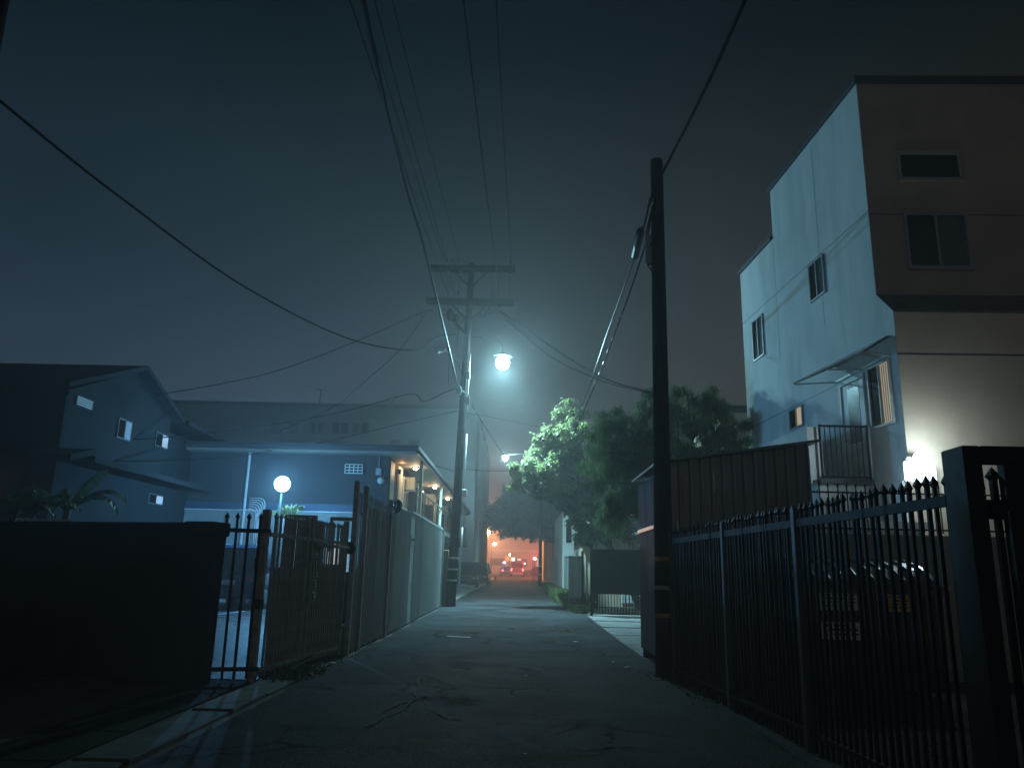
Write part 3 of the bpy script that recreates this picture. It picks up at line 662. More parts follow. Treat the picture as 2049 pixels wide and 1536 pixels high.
# steel box frame behind the gate
sf = T('steel_frame', 'tan steel box frame with two tall slots standing behind the open gate', 'gate frame', (-4.0, 13.8, 0))
y_ = 13.8; zt = atY(600, 1030, y_)[2]
for px in (584, 608, 629): a = atY(px, 1060, y_); b = B(); b.bbox((a[0] - .07, y_ - .05, 0.1), (a[0] + .055, y_ + .05, zt - .102), .006); sf.part('upright', b, M_IRONW, world=True)
a = atY(576, 1035, y_); c = atY(635, 1035, y_); b = B(); b.bbox((a[0], y_ - .05, zt - .1), (c[0], y_ + .05, zt), .006); sf.part('top_bar', b, M_IRONW, world=True)
# wheelie bins behind the gate
def bin_(name, label, loc, rz, m, s=1.):
    t = T(name, label, 'bin', loc, rz)
    b = B(); n0, n1 = .24 * s, .3 * s; h = .95 * s
    b._add([(-n0, -n0, .06), (n0, -n0, .06), (n0, n0, .06), (-n0, n0, .06), (-n1, -n1, h), (n1, -n1, h), (n1, n1, h), (-n1, n1, h)], [(0, 3, 2, 1), (0, 1, 5, 4), (1, 2, 6, 5), (2, 3, 7, 6), (3, 0, 4, 7), (4, 5, 6, 7)]); t.part('body', b, m)
    b = B(); b.bbox((-n1 - .02, -n1 - .04, h + .003), (n1 + .02, n1 + .04, h + .07), .02); t.part('lid', b, m)
    b = B(); b.tube([(-n1 + .02, n1 + .05, h - .05), (n1 - .02, n1 + .05, h - .05)], .018, 6); t.part('handle', b, m)
    for sx_ in (-1, 1): b = B(); b.tube([(sx_ * n0 * .9, n0 + .03, .1), (sx_ * n0 * .9 + sx_ * .05, n0 + .03, .1)], .1, 12); t.part('wheel', b, M_RUB)
    return t
b1 = atY(572, 1250, 14.9); bin_('wheelie_bin', 'dark wheeled bin seen through the pickets right of the gate post', (b1[0], 14.9, .33), .3, M_PLAST, 1.25)
b1 = atY(704, 1250, 16.2); bin_('wheelie_bin', 'blue-grey wheeled bin in the gap between open gate and tall fence', (-3.86, 17.9, .35), -.2, M_BIN, 1.15)

# ================================================================== TALL MOTEL FENCE ALONG THE ALLEY
fx = -3.22
tf = T('tall_fence', 'high iron and sheet-metal fence running along the left side of the alley', 'fence', (fx, 15.35, 0), math.pi / 2)   # local x -> world +Y, local y -> world -X
HF = 3.22
pk = picket_mesh(HF - .12, .018, m=M_PANEL)
b = B(); b.bbox((-.05, -.05, 0), (.05, .05, HF + .07), .006); pd = b.data('post', M_IRONW)
for x_ in (0, .98, 4.2): tf.inst('post', pd, (x_, 0, 0))
xs_ = [x for x in np.arange(.1, 5.0, .105) if all(abs(x - k) > .06 for k in (.98, 4.2))]
for x_ in xs_: tf.inst('picket', pk, (x_, 0, .04 + .02 * math.sin(x_ * 9)))
for z in (.12, HF - .55): b = B(); b.box((.05, .018, z), (5.0, .05, z + .05)); tf.part('rail', b, M_IRONW)
b = B(); b.box((1.0, .011, .08), (5.0, .016, HF - .30)); tf.part('backing_sheet', b, M_PANEL)
b = B(); b.box((.06, .011, .08), (.96, .016, 1.6)); tf.part('backing_sheet', b, M_PANEL)
b = B(); b.bbox((-.06, .05, 2.5), (.0, .48, 2.57), .005); tf.part('bracket', b, M_IRONW)
b = B(); b.bbox((-.05, .42, 1.9), (.0, .48, 2.499), .005); tf.part('bracket', b, M_IRONW)
x_ = 5.02; k = 0
while x_ < 18.0:
    w = .98
    if k == 2: x_ += 0
    if k == 3:   # the door
        b = B(); b.box((x_ + .01, -.012, .06), (x_ + w - .02, .02, 2.55)); dr = tf.part('door', b, M_PANEL)
        for dx_ in (0.005, w - .05): b = B(); b.bbox((x_ + dx_, -.03, .05), (x_ + dx_ + .04, -.0121, 2.6), .003); tf.part('door_frame', b, M_PANEL)
        b = B(); b.tube([(x_ + w - .14, -.014, 1.35), (x_ + w - .14, -.07, 1.38), (x_ + w - .14, -.07, 1.52), (x_ + w - .14, -.014, 1.55)], .01, 6); tf.part('handle', b, M_GALV, parent=dr)
        b = B(); b.sphere((x_ + w - .14, -.03, 1.2), .035, 8, 6); tf.part('lock', b, M_GALV, parent=dr, smooth=True)
        b = B(); b.box((x_ + .01, 0, 2.56), (x_ + w - .02, .01, HF)); tf.part('sheet_panel', b, M_PANEL)
        sg = B(); sg.bbox((x_ + .1, -.03, 2.30), (x_ + .75, -.0125, 2.62), .004); so = tf.part('sign_plate', sg, M_GREY)
        sg = B(); sg.box((x_ + .13, -.034, 2.44), (x_ + .72, -.031, 2.51)); tf.part('sign_stripe', sg, M_PRINT, parent=so)
    else:
        b = B(); b.corr(w - .012, HF - .06 + .06 * (k % 3 == 0), .163 if k < 6 else .245, .022, x_, .05 + gz(15.35 + x_)); tf.part('sheet_panel', b, M_PANEL)
    x_ += w; k += 1
b = B(); b.box((5.0, .02, HF - .08), (18.0, .06, HF - .02)); b.box((5.0, .02, 1.5), (18.0, .05, 1.56)); tf.part('rail', b, M_GALV)
b = B(); b.bbox((8.0, -.03, HF + .02), (18.05, .045, HF + .10), .01); tf.part('cap_rail', b, M_PANEL)
b = B(); b.bbox((17.9, -.06, 0.08), (18.0, .06, HF + .1), .006); tf.part('post', b, M_GALV)
# convex mirror on the fence top
mi = atX(791, 1012, fx + .08)
cm = T('convex_mirror', 'small round convex mirror with black rim on the tall fence', 'mirror', (mi[0], mi[1], mi[2]), -.95)
b = B(); n = 20
b.tube([(0.165 * math.cos(t), -.02, .175 * math.sin(t)) for t in np.linspace(0, 2 * math.pi, 25)], .016, 8, False); cm.part('rim', b, M_RUB, smooth=True)
b = B(); b.sphere((0, .07, 0), .17, 20, 12, (.95, .65, 1.)); cm.part('mirror_glass', b, mat('mirror_glass', (.35, .36, .38), .05, metal=1., var=0), smooth=True)

# ================================================================== MOTEL
mo = T('motel', 'two-storey blue-grey motel with a white wainscot behind the tall fence', 'building', (-9, 28, 0))
b = B(); b.box((-14.5, 28, 0), (-4.78, 58, 5.62)); wall = mo.part('wall', b, M_STUC_B, world=True)
b = B(); b.box((-14.5, 27.955, .3), (-4.76, 27.997, 3.53)); mo.part('wainscot', b, mat('faded_white', (.30, .31, .30), .8, var=.08, scale=1.5, stain=(.21, .22, .21), stainscale=.8), world=True)
b = B(); b.box((-14.5, 27.94, 3.535), (-4.76, 27.997, 3.82)); mo.part('blue_band', b, M_BLUE, world=True)
b = B(); b.bbox((-14.5, 27.90, 3.52), (-4.7, 27.953, 3.56), .006); mo.part('moulding', b, M_WHITE, world=True)
b = B(); b.box((-14.8, 27.3, 5.72), (-3.7, 58.5, 5.9)); b.box((-14.3, 28.2, 5.9), (-4.3, 58, 6.02)); rf = mo.part('roof', b, M_TRIM, world=True)
b = B(); b.bbox((-14.8, 27.22, 5.84), (-3.66, 27.297, 5.91), .006); b.bbox((-3.695, 27.3, 5.78), (-3.62, 58.5, 5.93), .006); b.bbox((-3.695, 27.3, 5.62), (-3.65, 58.5, 5.66), .006); mo.part('gutter', b, mat('gutter_paint', (.04, .045, .05), .45, var=.05), world=True)
b = B(); b.box((-14.6, 27.45, 5.622), (-3.72, 58.2, 5.718)); mo.part('soffit', b, mat('soffit_paint', (.20, .185, .16), .7, var=.08), world=True)
b = B(); b.box((-4.75, 28.0, 3.3), (-3.7, 58, 3.5)); mo.part('walkway', b, M_CONC, world=True)
b = B(); b.box((-3.76, 28.0, 4.45), (-3.72, 58, 4.5)); b.box((-3.76, 28.0, 3.6), (-3.72, 58, 3.64)); mo.part('walkway_rail', b, M_TRIM, world=True)
for y_ in np.arange(28.2, 58, 1.9): b = B(); b.box((-3.755, y_, 3.64), (-3.725, y_ + .03, 4.45)); mo.part('baluster', b, M_TRIM, world=True)
# downpipe + conduits on the front
b = B(); a = atY(340, 905, 27.85); c = atY(330, 1028, 27.85); e_ = atY(352, 902, 27.85)
b.tube([(e_[0], 27.8, 5.7), (a[0] - .1, 27.85, 5.35), (a[0] - .12, 27.9, 5.1), (a[0] - .12, 27.9, 1.)], .055, 8); mo.part('downpipe', b, M_GREY, world=True)
a = atY(500, 908, 27.9); b = B(); b.tube([(a[0], 27.9, 5.62), (a[0], 27.9, 1.0)], .05, 8); mo.part('drain_pipe', b, M_WHITE, world=True)
for i in range(6):
    x0 = atY(498, 1000, 27.9)[0] + .02; x1 = atY(531 - i * 3.3, 1000, 27.9)[0]; zz = atY(500, 996 + i * 4.2, 27.9)[2]
    pts = [(x0, 27.9, zz), (x1 - .22, 27.9, zz)] + [(x1 - .22 + .22 * math.sin(t), 27.9, zz - .22 + .22 * math.cos(t)) for t in np.linspace(.3, 1.57, 5)] + [(x1, 27.9, 1.0)]
    b = B(); b.tube(pts, .022, 6); mo.part('conduit', b, M_WHITE, world=True, smooth=True)
pts = [atY(452, 1062, 27.9), atY(452, 1030, 27.9), atY(460, 1020, 27.9), atY(505, 1019, 27.9), atY(514, 1028, 27.9), atY(514, 1062, 27.9)]
b = B(); b.tube(pts, .022, 6); mo.part('conduit', b, M_WHITE, world=True)
# grille
a = atY(692, 929, 27.96); c = atY(725, 947, 27.96)
gr = B(); gr.bbox((a[0], 27.93, c[2]), (c[0], 27.999, a[2]), .01); go = mo.part('vent', gr, M_GLASS, world=True)
for i in range(4): z = c[2] + (a[2] - c[2]) * (i) / 3; b = B(); b.box((a[0] - .02, 27.90, z - .015), (c[0] + .02, 27.929, z + .015)); mo.part('vent_slat', b, M_WHITE, world=True, parent=go)
for i in range(5): x = a[0] + (c[0] - a[0]) * i / 4; b = B(); b.box((x - .012, 27.875, c[2]), (x + .012, 27.899, a[2])); mo.part('vent_bar', b, M_WHITE, world=True, parent=go)
# ground floor windows + door on the front, glimpsed through the gates
for px0, px1 in ((395, 428), (596, 618), (650, 700)):
    a = atY(px0, 1075, 27.9); c = atY(px1, 1110, 27.9)
    b = B(); b.bbox((a[0], 27.91, 1.3), (c[0], 27.954, 2.6), .006); wo_ = mo.part('window', b, M_WHITE, world=True)
    b = B(); b.box((a[0] + .08, 27.90, 1.38), (c[0] - .08, 27.909, 2.52)); mo.part('pane', b, M_LITBL if px0 == 650 else M_GLASS, world=True, parent=wo_)
# AC units, doors and windows on the walkway wall
for (px, py) in ((820, 968), (860, 999), (888, 1020)):
    a = atX(px, py, -4.6); b = B(); b.bbox((-4.78, a[1] - .35, a[2] - .28), (-4.35, a[1] + .35, a[2] + .25), .015); u_ = mo.part('air_conditioner', b, M_CREAM, world=True)
    b = B(); b.box((-4.349, a[1] - .28, a[2] - .2), (-4.34, a[1] + .28, a[2] + .18)); mo.part('grille', b, M_GREY, world=True, parent=u_)
for i, y_ in enumerate((30.2, 36.0, 43.0, 50.0)):
    b = B(); b.box((-4.777, y_, 3.5), (-4.72, y_ + .95, 5.55)); d0 = mo.part('door', b, M_CREAM, world=True)
    b = B(); b.bbox((-4.777, y_ + 1.3, 4.0), (-4.70, y_ + 2.7, 5.3), .01); w0_ = mo.part('window', b, M_WHITE, world=True)
    b = B(); b.box((-4.699, y_ + 1.38, 4.08), (-4.69, y_ + 1.97, 5.22)); b.box((-4.699, y_ + 2.03, 4.08), (-4.69, y_ + 2.62, 5.22)); mo.part('pane', b, M_GLASS, world=True, parent=w0_)
b = B(); b.box((-4.777, 28.3, 3.5), (-4.74, 29.2, 5.5)); mo.part('door', b, mat('mint_door', (.35, .52, .47), .5), world=True)
for y_ in (29.6, 37.5, 46, 55): b = B(); b.bbox((-3.84, y_ - .06, 3.5), (-3.72, y_ + .06, 5.62), .006); mo.part('post', b, M_CREAM, world=True)
# round things on the corner
b = B(); a = atY(762, 961, 27.9); b.sphere((a[0], 27.9, a[2]), .13, 12, 8); mo.part('wall_lamp', b, M_WHITE, world=True, smooth=True)
b = B(); a = atY(757, 943, 27.9); b.bbox((a[0] - .1, 27.9, a[2] - .12), (a[0] + .1, 27.996, a[2] + .12), .01); b.tube([(a[0], 27.95, a[2] + .1), (a[0], 27.95, 5.6)], .015, 5); mo.part('junction_box', b, M_GREY, world=True)
# ceiling lights
names = ['nearest', 'middle', 'farthest']
for i, (px, py) in enumerate(((832, 937), (870, 975), (896, 998))):
    a = atZ(px, py, 5.56)
    t = T('ceiling_light', names[i] + ' of the three warm ceiling lights under the motel eave', 'ceiling light', (a[0], a[1], 5.622), 0, 'warm lights under the motel eave')
    b = B(); b.lathe((0, 0, -.04), [(.12, 0), (.13, .04)], 12); t.part('housing', b, M_WHITE)
    b = B(); b.sphere((0, 0, -.06), .085, 12, 8, (1, 1, .75)); t.part('globe', b, emis('warm_globe', (1, .78, .5), 55), smooth=True)
    t.light('POINT', (0, 0, -.26), 22, (1, .74, .45), .06, world=False)
# wall sconce glow cones beside the doors are small amber lights
for i, (px, py) in enumerate(((806, 938), (851, 985))):
    a = atX(px, py, -4.55)
    t = T('wall_light', ['nearer', 'farther'][i] + ' amber up-light on the motel walkway wall', 'wall light', (-4.74, a[1], a[2] - .2), 0, 'amber wall lights on the motel walkway')
    b = B(); b.bbox((0, -.06, 0), (.12, .06, .2), .01); t.part('housing', b, M_IRON)
    b = B(); b.sphere((.08, 0, .24), .03, 8, 6); t.part('bulb_glass', b, emis('amber_bulb', (1, .55, .2), 14), smooth=True)
    t.light('POINT', (.16, 0, .3), 6, (1, .5, .18), .03, world=False)
# globe lamp in the yard
G_ = atY(565, 968, 25)
t = T('globe_lamp', 'glowing blue-white globe lamp on a thin pole in the motel yard', 'street lamp', (G_[0], 25, .34))
b = B(); b.tube([(0, 0, 0), (0, 0, G_[2] - .34 - .22)], .04, 8); t.part('pole', b, M_TRIM)
b = B(); b.lathe((0, 0, G_[2] - .34 - .25), [(.05, 0), (.1, .03), (.1, .07)], 10); t.part('collar', b, M_TRIM)
b = B(); b.sphere((0, 0, G_[2] - .34), .25, 18, 12); t.part('globe', b, emis('blue_globe', (.42, .78, 1.), 20), smooth=True)
t.light('POINT', (0, -.30, G_[2] - .36), 1000, (.16, .53, 1.), .05, world=False)
t.light('POINT', (0, .30, G_[2] - .34), 420, (.16, .53, 1.), .05, world=False)
# white pillar beneath it
a = atY(548, 1100, 25.6); c = atY(588, 1100, 25.6)
t = T('stone_pillar', 'white pillar with a leafy top under the blue globe lamp', 'pillar', ((a[0] + c[0]) / 2, 25.7, .34))
b = B(); b.bbox((-.33, -.25, 0), (.33, .25, 2.85), .02); t.part('shaft', b, M_WHITE)
b = B()
for i in range(70):
    th = random.uniform(0, 6.28); l = random.uniform(.1, .32); z = 2.86 + random.uniform(0, .3); x0 = random.uniform(-.3, .3)
    b._add([(x0, 0, z), (x0 + l * math.cos(th) * .6, l * math.sin(th), z + .12), (x0 + l * math.cos(th), l * math.sin(th) * 1.1, z + random.uniform(-.12, .16)), (x0 + l * math.cos(th) * .5 + .05, l * math.sin(th) * .5 + .05, z - .02)], [(0, 1, 2), (0, 2, 3)])
t.part('foliage', b, M_LEAF1, kind='stuff')

# ================================================================== CARS
def car(name, label, loc, rz, paint, L=4.7, Wd=1.86, Hh=1.75, group=None, lit=None, plate=True):
    """SUV: +y is the front"""
    t = T(name, label, 'car', loc, rz, group)
    hw = Wd / 2; st_ = [  # y, halfwidth, zlow, zbelt
        (-L / 2, hw * .86, .42, .98), (-L / 2 + .12, hw * .96, .34, 1.04), (-L / 2 + .6, hw, .28, 1.06), (-.6, hw, .26, 1.05), (.7, hw, .26, 1.03), (L / 2 - 1.1, hw * .99, .27, 1.02), (L / 2 - .45, hw * .95, .3, .95), (L / 2 - .1, hw * .86, .36, .82), (L / 2, hw * .74, .42, .68)]
    b = B(); n = 10
    def ringp(hw_, zl, zb): return [(-hw_ * .93, zl), (-hw_, zl + .14), (-hw_ * 1.0, (zl + zb) / 2), (-hw_ * .97, zb - .06), (-hw_ * .88, zb), (hw_ * .88, zb), (hw_ * .97, zb - .06), (hw_, (zl + zb) / 2), (hw_, zl + .14), (hw_ * .93, zl)]
    vs = []; fs = []
    for (y, h_, zl, zb) in st_: vs += [(x, y, z) for x, z in ringp(h_, zl, zb)]
    for i in range(len(st_) - 1):
        for j in range(n): q = (j + 1) % n; fs.append((i * n + j, (i + 1) * n + j, (i + 1) * n + q, i * n + q))
    fs += [tuple(range(n)), tuple((len(st_) - 1) * n + j for j in range(n))[::-1]]
    b._add(vs, fs); body = t.part('body', b, paint, smooth=False)
    # greenhouse (glass) and roof
    gh = [(-L / 2 + .14, hw * .84, 1.03, -L / 2 + .34, hw * .70), (L / 2 - 1.25, hw * .86, 1.01, L / 2 - 2.0, hw * .72)]
    z1 = Hh - .09
    vs = [(-hw * .86, -L / 2 + .13, 1.02), (hw * .86, -L / 2 + .13, 1.02), (hw * .87, L / 2 - 1.2, 1.0), (-hw * .87, L / 2 - 1.2, 1.0), (-hw * .71, -L / 2 + .36, z1), (hw * .71, -L / 2 + .36, z1), (hw * .72, L / 2 - 2.0, z1), (-hw * .72, L / 2 - 2.0, z1)]
    b = B(); b._add(vs, [(0, 1, 5, 4), (1, 2, 6, 5), (2, 3, 7, 6), (3, 0, 4, 7), (4, 5, 6, 7), (0, 3, 2, 1)]); t.part('windows', b, M_GLASS)
    b = B(); b._add([(-hw * .72, -L / 2 + .3, z1), (hw * .72, -L / 2 + .3, z1), (hw * .73, L / 2 - 2., z1), (-hw * .73, L / 2 - 2., z1), (-hw * .6, -L / 2 + .5, Hh), (hw * .6, -L / 2 + .5, Hh), (hw * .6, L / 2 - 2.3, Hh), (-hw * .6, L / 2 - 2.3, Hh)], [(0, 1, 5, 4), (1, 2, 6, 5), (2, 3, 7, 6), (3, 0, 4, 7), (4, 5, 6, 7)]); t.part('roof', b, paint)
    for s_ in (-1, 1):
        for (y0, y1) in ((-L / 2 + .13, -L / 2 + .36), (L / 2 - 1.2, L / 2 - 2.0), (-.75, -.72), (.35, .25)):
            b = B(); b.bar((s_ * hw * .875, y0, 1.02), (s_ * hw * .725, y1, z1 + .01), .07, .08); t.part('pillar', b, paint)
        b = B(); b.bar((s_ * hw * .62, -L / 2 + .6, Hh + .02), (s_ * hw * .62, L / 2 - 2.4, Hh + .02), .04, .05); t.part('roof_rail', b, M_GALV)
    for s_ in (-1, 1):
        for y0 in (-L / 2 + .95, L / 2 - .95):
            b = B(); b.tube([(s_ * (hw - .22), y0, .36), (s_ * (hw + .01), y0, .36)], .36, 20); w_ = t.part('wheel', b, M_RUB)
            b = B(); b.tube([(s_ * (hw + .012), y0, .36), (s_ * (hw + .02), y0, .36)], .22, 14); t.part('rim', b, M_GALV, parent=w_)
        b = B(); b.bbox((s_ * hw * .97 - .02 * s_, L / 2 - 1.45, 1.02), (s_ * (hw * .97 + .2), L / 2 - 1.3, 1.2), .03); t.part('wing_mirror', b, paint)
        b = B(); b.bbox((s_ * hw * .60, -L / 2 - .015, .82), (s_ * hw * .88, -L / 2 + .16, 1.0), .015); t.part('tail_light', b, lit[1] if lit and lit[0] == 'tail' else M_TAIL)
        b = B(); b.bbox((s_ * hw * .50, L / 2 - .2, .68), (s_ * hw * .86, L / 2 - .0, .82), .015); t.part('headlight', b, lit[1] if lit and lit[0] == 'head' else M_HEAD)
    b = B(); b.bbox((-hw * .95, -L / 2 - .1, .36), (hw * .95, -L / 2 + .1, .58), .04); t.part('rear_bumper', b, paint)
    b = B(); b.bbox((-hw * .82, L / 2 - .12, .34), (hw * .82, L / 2 + .06, .56), .04); t.part('front_bumper', b, paint)
    b = B(); b.bbox((-hw * .42, L / 2 - .02, .58), (hw * .42, L / 2 + .015, .76), .01); t.part('grille', b, M_PLAST)
    if plate:
        b = B(); b.box((-.26, -L / 2 - .022, .70), (.26, -L / 2 - .0, .84)); t.part('number_plate', b, M_PLATE)
    return t
cx0 = atY(418, 1150, 24.4); cx1 = atY(530, 1150, 24.4)
c1 = car('parked_car', 'dark blue SUV parked in the motel yard behind the picket fence', ((cx0[0] + cx1[0]) / 2 + .05, 26.0 + .2 - .9, .35), .05, M_CARB, L=4.4, Wd=1.84, Hh=1.86)
s1 = atY(928, 1150, 60)
c2 = car('parked_car', 'nearer of two black SUVs parked beyond the crossarm pole', (atY(931, 1150, 62)[0], 63, gz(62)), math.pi + .03, M_CARK, L=4.9, Wd=2.0, Hh=2.0, group='cars parked beyond the pole')
cc = copy_thing(c2.o, (atY(957, 1150, 70)[0], 71.5, gz(70)), math.pi - .02, 'farther of two black SUVs parked beyond the crossarm pole', 'cars parked beyond the pole')
E_RED = emis('red_light', (1, .06, .05), 12); E_AMB = emis('amber_light', (1, .45, .1), 10)
c4 = car('parked_car', 'grey car with its tail towards us on the far street, left of the boxy van', (atY(1012, 1140, 138)[0], 138, gz(138)), .1, M_CARG, L=4.5, Wd=1.9, Hh=1.6, group='cars on the far street', lit=('tail', E_RED))
c5 = copy_thing(c4.o, (atY(1072, 1140, 142)[0], 142, gz(142)), math.pi / 2, 'car standing broadside on the far street near the red light', 'cars on the far street')
v = T('parked_van', 'boxy grey van on the far street under the white sign', 'van', (atY(1035, 1140, 134)[0], 134, gz(134)))
b = B(); b.bbox((-1.1, -2.5, .4), (1.1, 2.5, 2.5), .12); v.part('body', b, M_CARG)
b = B(); b.box((-.85, -2.515, 1.5), (.85, -2.501, 2.2)); v.part('rear_window', b, M_GLASS)
for s_ in (-1, 1):
    for y0 in (-1.6, 1.6): b = B(); b.tube([(s_ * .9, y0, .38), (s_ * 1.12, y0, .38)], .38, 12); v.part('wheel', b, M_RUB)
    b = B(); b.box((s_ * .85, -2.53, .9), (s_ * 1.05, -2.505, 1.3)); v.part('tail_light', b, E_RED)
b = B(); b.box((-1.05, -2.6, .42), (1.05, -2.505, .62)); v.part('rear_bumper', b, M_GALV)

# ================================================================== HOUSE ON THE LEFT
HX = -12.04
ho = T('house', 'dark two-storey house with a gable at the far left behind the wall', 'house', (-15, 22, 0))
b = B(); b.box((-26, 19.9, 0), (HX, 26, 6.05)); ho.part('wall', b, M_HOUSE, world=True)
b = B(); b.xprism([(19.9, 6.052), (26.0, 6.052), (26.0, 6.5), (23.25, 7.42)], -26, HX - .002); ho.part('gable', b, M_HOUSE, world=True)
def slab(b, p0, p1, p2, p3, t_):   # sloped slab with thickness
    vs = [p0, p1, p2, p3] + [(x, y, z - t_) for x, y, z in (p0, p1, p2, p3)]
    b._add(vs, [(0, 1, 2, 3), (7, 6, 5, 4), (0, 4, 5, 1), (1, 5, 6, 2), (2, 6, 7, 3), (3, 7, 4, 0)])
b = B(); slab(b, (-26.3, 19.3, 6.14), (HX + .35, 19.3, 6.14), (HX + .35, 23.25, 7.62), (-26.3, 23.25, 7.62), .14); slab(b, (-26.3, 23.25, 7.62), (HX + .35, 23.25, 7.62), (HX + .35, 26.3, 6.5), (-26.3, 26.3, 6.5), .14); ho.part('roof', b, M_ROOF, world=True)
b = B(); b.box((-20, 26.002, 0), (HX, 33.5, 6.0)); ho.part('rear_wing', b, M_HOUSE, world=True)
b = B(); slab(b, (-20, 26.31, 6.46), (HX + .5, 26.31, 6.46), (HX + .5, 34.2, 6.2), (-20, 34.2, 6.2), .14); ho.part('rear_roof', b, M_ROOF, world=True)
b = B(); slab(b, (-26, 18.9, 4.2), (HX + .9, 18.9, 4.2), (HX + .9, 20.0, 4.5), (-26, 20.0, 4.5), .16); slab(b, (HX + .002, 20.01, 4.5), (HX + .9, 20.01, 4.3), (HX + .9, 33, 4.3), (HX + .002, 33, 4.5), .16); ho.part('canopy', b, M_ROOF, world=True)
def sidewin(px0, py0, px1, py1, m, nm='window'):
    a = atX(px0, py0, HX); c = atX(px1, py1, HX)
    b = B(); b.bbox((HX, a[1], min(a[2], c[2])), (HX + .05, c[1], max(a[2], c[2])), .01); w_ = ho.part(nm, b, M_TRIM, world=True)
    yy = (a[1] + c[1]) / 2; z0, z1 = min(a[2], c[2]) + .05, max(a[2], c[2]) - .05
    b = B(); b.box((HX + .051, a[1] + .05, z0), (HX + .058, yy - .02, z1)); ho.part('pane', b, M_GLASS, world=True, parent=w_)
    b = B(); b.box((HX + .051, yy + .02, z0), (HX + .058, c[1] - .05, z1)); ho.part('pane', b, m, world=True, parent=w_)
sidewin(236, 834, 257, 884, mat('drawn_curtain', (.28, .24, .25), .8, var=.1)); sidewin(311, 862, 332, 900, M_LITBL2); sidewin(360, 880, 397, 896, M_LITBL2)
sidewin(296, 985, 322, 1012, M_LITBL2)
a = atX(152, 790, HX); c = atX(184, 806, HX); b = B(); b.bbox((HX, a[1], 5.72), (HX + .04, c[1], 6.0), .01); vo_ = ho.part('vent', b, M_TRIM, world=True)
for i in range(4): b = B(); b.box((HX + .041, a[1] + .04, 5.75 + i * .06), (HX + .05, c[1] - .04, 5.77 + i * .06)); ho.part('vent_slat', b, M_GREY, world=True, parent=vo_)
b = B(); b.bbox((-13.6, 19.85, 0), (-12.9, 19.898, 4.0), .01); b.bbox((-12.35, 19.82, 0), (HX, 19.898, 5.9), .01); ho.part('corner_trim', b, M_HOUSE, world=True)
t = T('wall_light', 'dim orange porch light at the far left edge on the house', 'wall light', (-14.35, 19.75, 3.5))
b = B(); b.bbox((-.06, -.06, 0), (.06, .1, .22), .01); t.part('housing', b, M_IRON)
b = B(); b.sphere((0, -.1, .1), .04, 8, 6); t.part('bulb_glass', b, emis('porch_bulb', (1, .5, .2), 8), smooth=True)
t.light('POINT', (0, -.35, .1), 11, (1, .5, .2), .05, world=False)
# banana plants
def blade(b, root, th, L_, droop, w):
    n = 9; c = []
    for i in range(n + 1):
        t_ = i / n; rr = L_ * t_ * (1 - .25 * t_); c.append(np.array([root[0] + rr * math.cos(th), root[1] + rr * math.sin(th), root[2] + L_ * (.9 * t_ - droop * t_ * t_)]))
    side = np.array([-math.sin(th), math.cos(th), 0])
    for i in range(n):
        w0 = w * math.sin(math.pi * min(1, (i + .3) / n)) ** .6; w1 = w * math.sin(math.pi * min(1, (i + 1) / n)) ** .6
        for s_ in (-1, 1):
            g_ = .75 + .25 * random.random()
            b._add([c[i], c[i] + side * s_ * w0 + np.array([0, 0, -.08]), c[i + 1] * g_ + c[i] * (1 - g_) + side * s_ * w1 * random.uniform(.8, 1.1) + np.array([0, 0, -.10]), c[i + 1]], [(0, 1, 2, 3)])
for (nm, lab, px, py, Y_, k_) in (('banana_plant', 'broad-leaved banana plant fanned out against the left house', 133, 1000, 16.5, 8), ('banana_plant', 'smaller glossy-leaved plant left of the fanned banana plant behind the wall', 62, 1010, 15.5, 7), ('banana_plant', 'dark low plant at the left edge just above the wall top', 8, 1010, 15., 6)):
    a = atY(px, py, Y_); t = T(nm, lab, 'plant', (a[0], Y_, 0), 0, 'plants behind the dark wall')
    b = B(); b.tube([(0, 0, 0), (.05, 0, a[2] - .1)], [.11, .07], 8); t.part('stem', b, M_BANANA)
    for i in range(k_):
        th = -.4 + i * 2 * math.pi / k_ + random.uniform(-.3, .3); b = B(); blade(b, (.05, 0, a[2] - .15), th, random.uniform(1.1, 1.7) * (.75 if px < 100 else 1), random.uniform(.35, 1.1), .17)
        t.part('leaf', b, M_BANANA)

# ================================================================== FAR GREY BLOCK
fb = T('apartment_block', 'large grey block fading in the fog behind the motel', 'building', (-20, 78, .4))
M_BLK = mat('block_stucco', (.16, .175, .19), .9, var=.08, scale=.3)
b = B(); b.box((-36, 75, 0), (-4.3, 112, 17.2)); fb.part('wall', b, M_BLK, world=True)
b = B(); b.box((-55, 77, 0), (-36.01, 100, 17.0)); fb.part('side_wing', b, M_BLK, world=True)
b = B(); b.box((-36.1, 74.8, 17.202), (-4.2, 112.2, 17.5)); fb.part('parapet', b, M_STUC_G, world=True)
for px in list(range(540, 760, 1)):
    pass
for (x0, x1) in ((545, 566), (578, 599), (622, 633), (636, 649), (665, 679), (683, 698), (706, 720), (724, 738)):
    a = atY(x0, 845, 75); c = atY(x1, 867, 75); b = B(); b.box((a[0], 74.9, c[2]), (c[0], 75 - .002, a[2])); w_ = fb.part('window', b, M_TRIM, world=True)
    b = B(); b.box((a[0] + .12, 74.88, c[2] + .12), (c[0] - .12, 74.899, a[2] - .12)); fb.part('pane', b, M_GLASS, world=True, parent=w_)
for (x0, x1) in ((780, 800), (818, 838), (560, 600), (640, 680)):
    a = atY(x0, 880, 75); c = atY(x1, 893, 75); b = B(); b.box((a[0], 74.95, c[2]), (c[0], 75 - .002, a[2])); fb.part('window', b, M_TRIM, world=True)
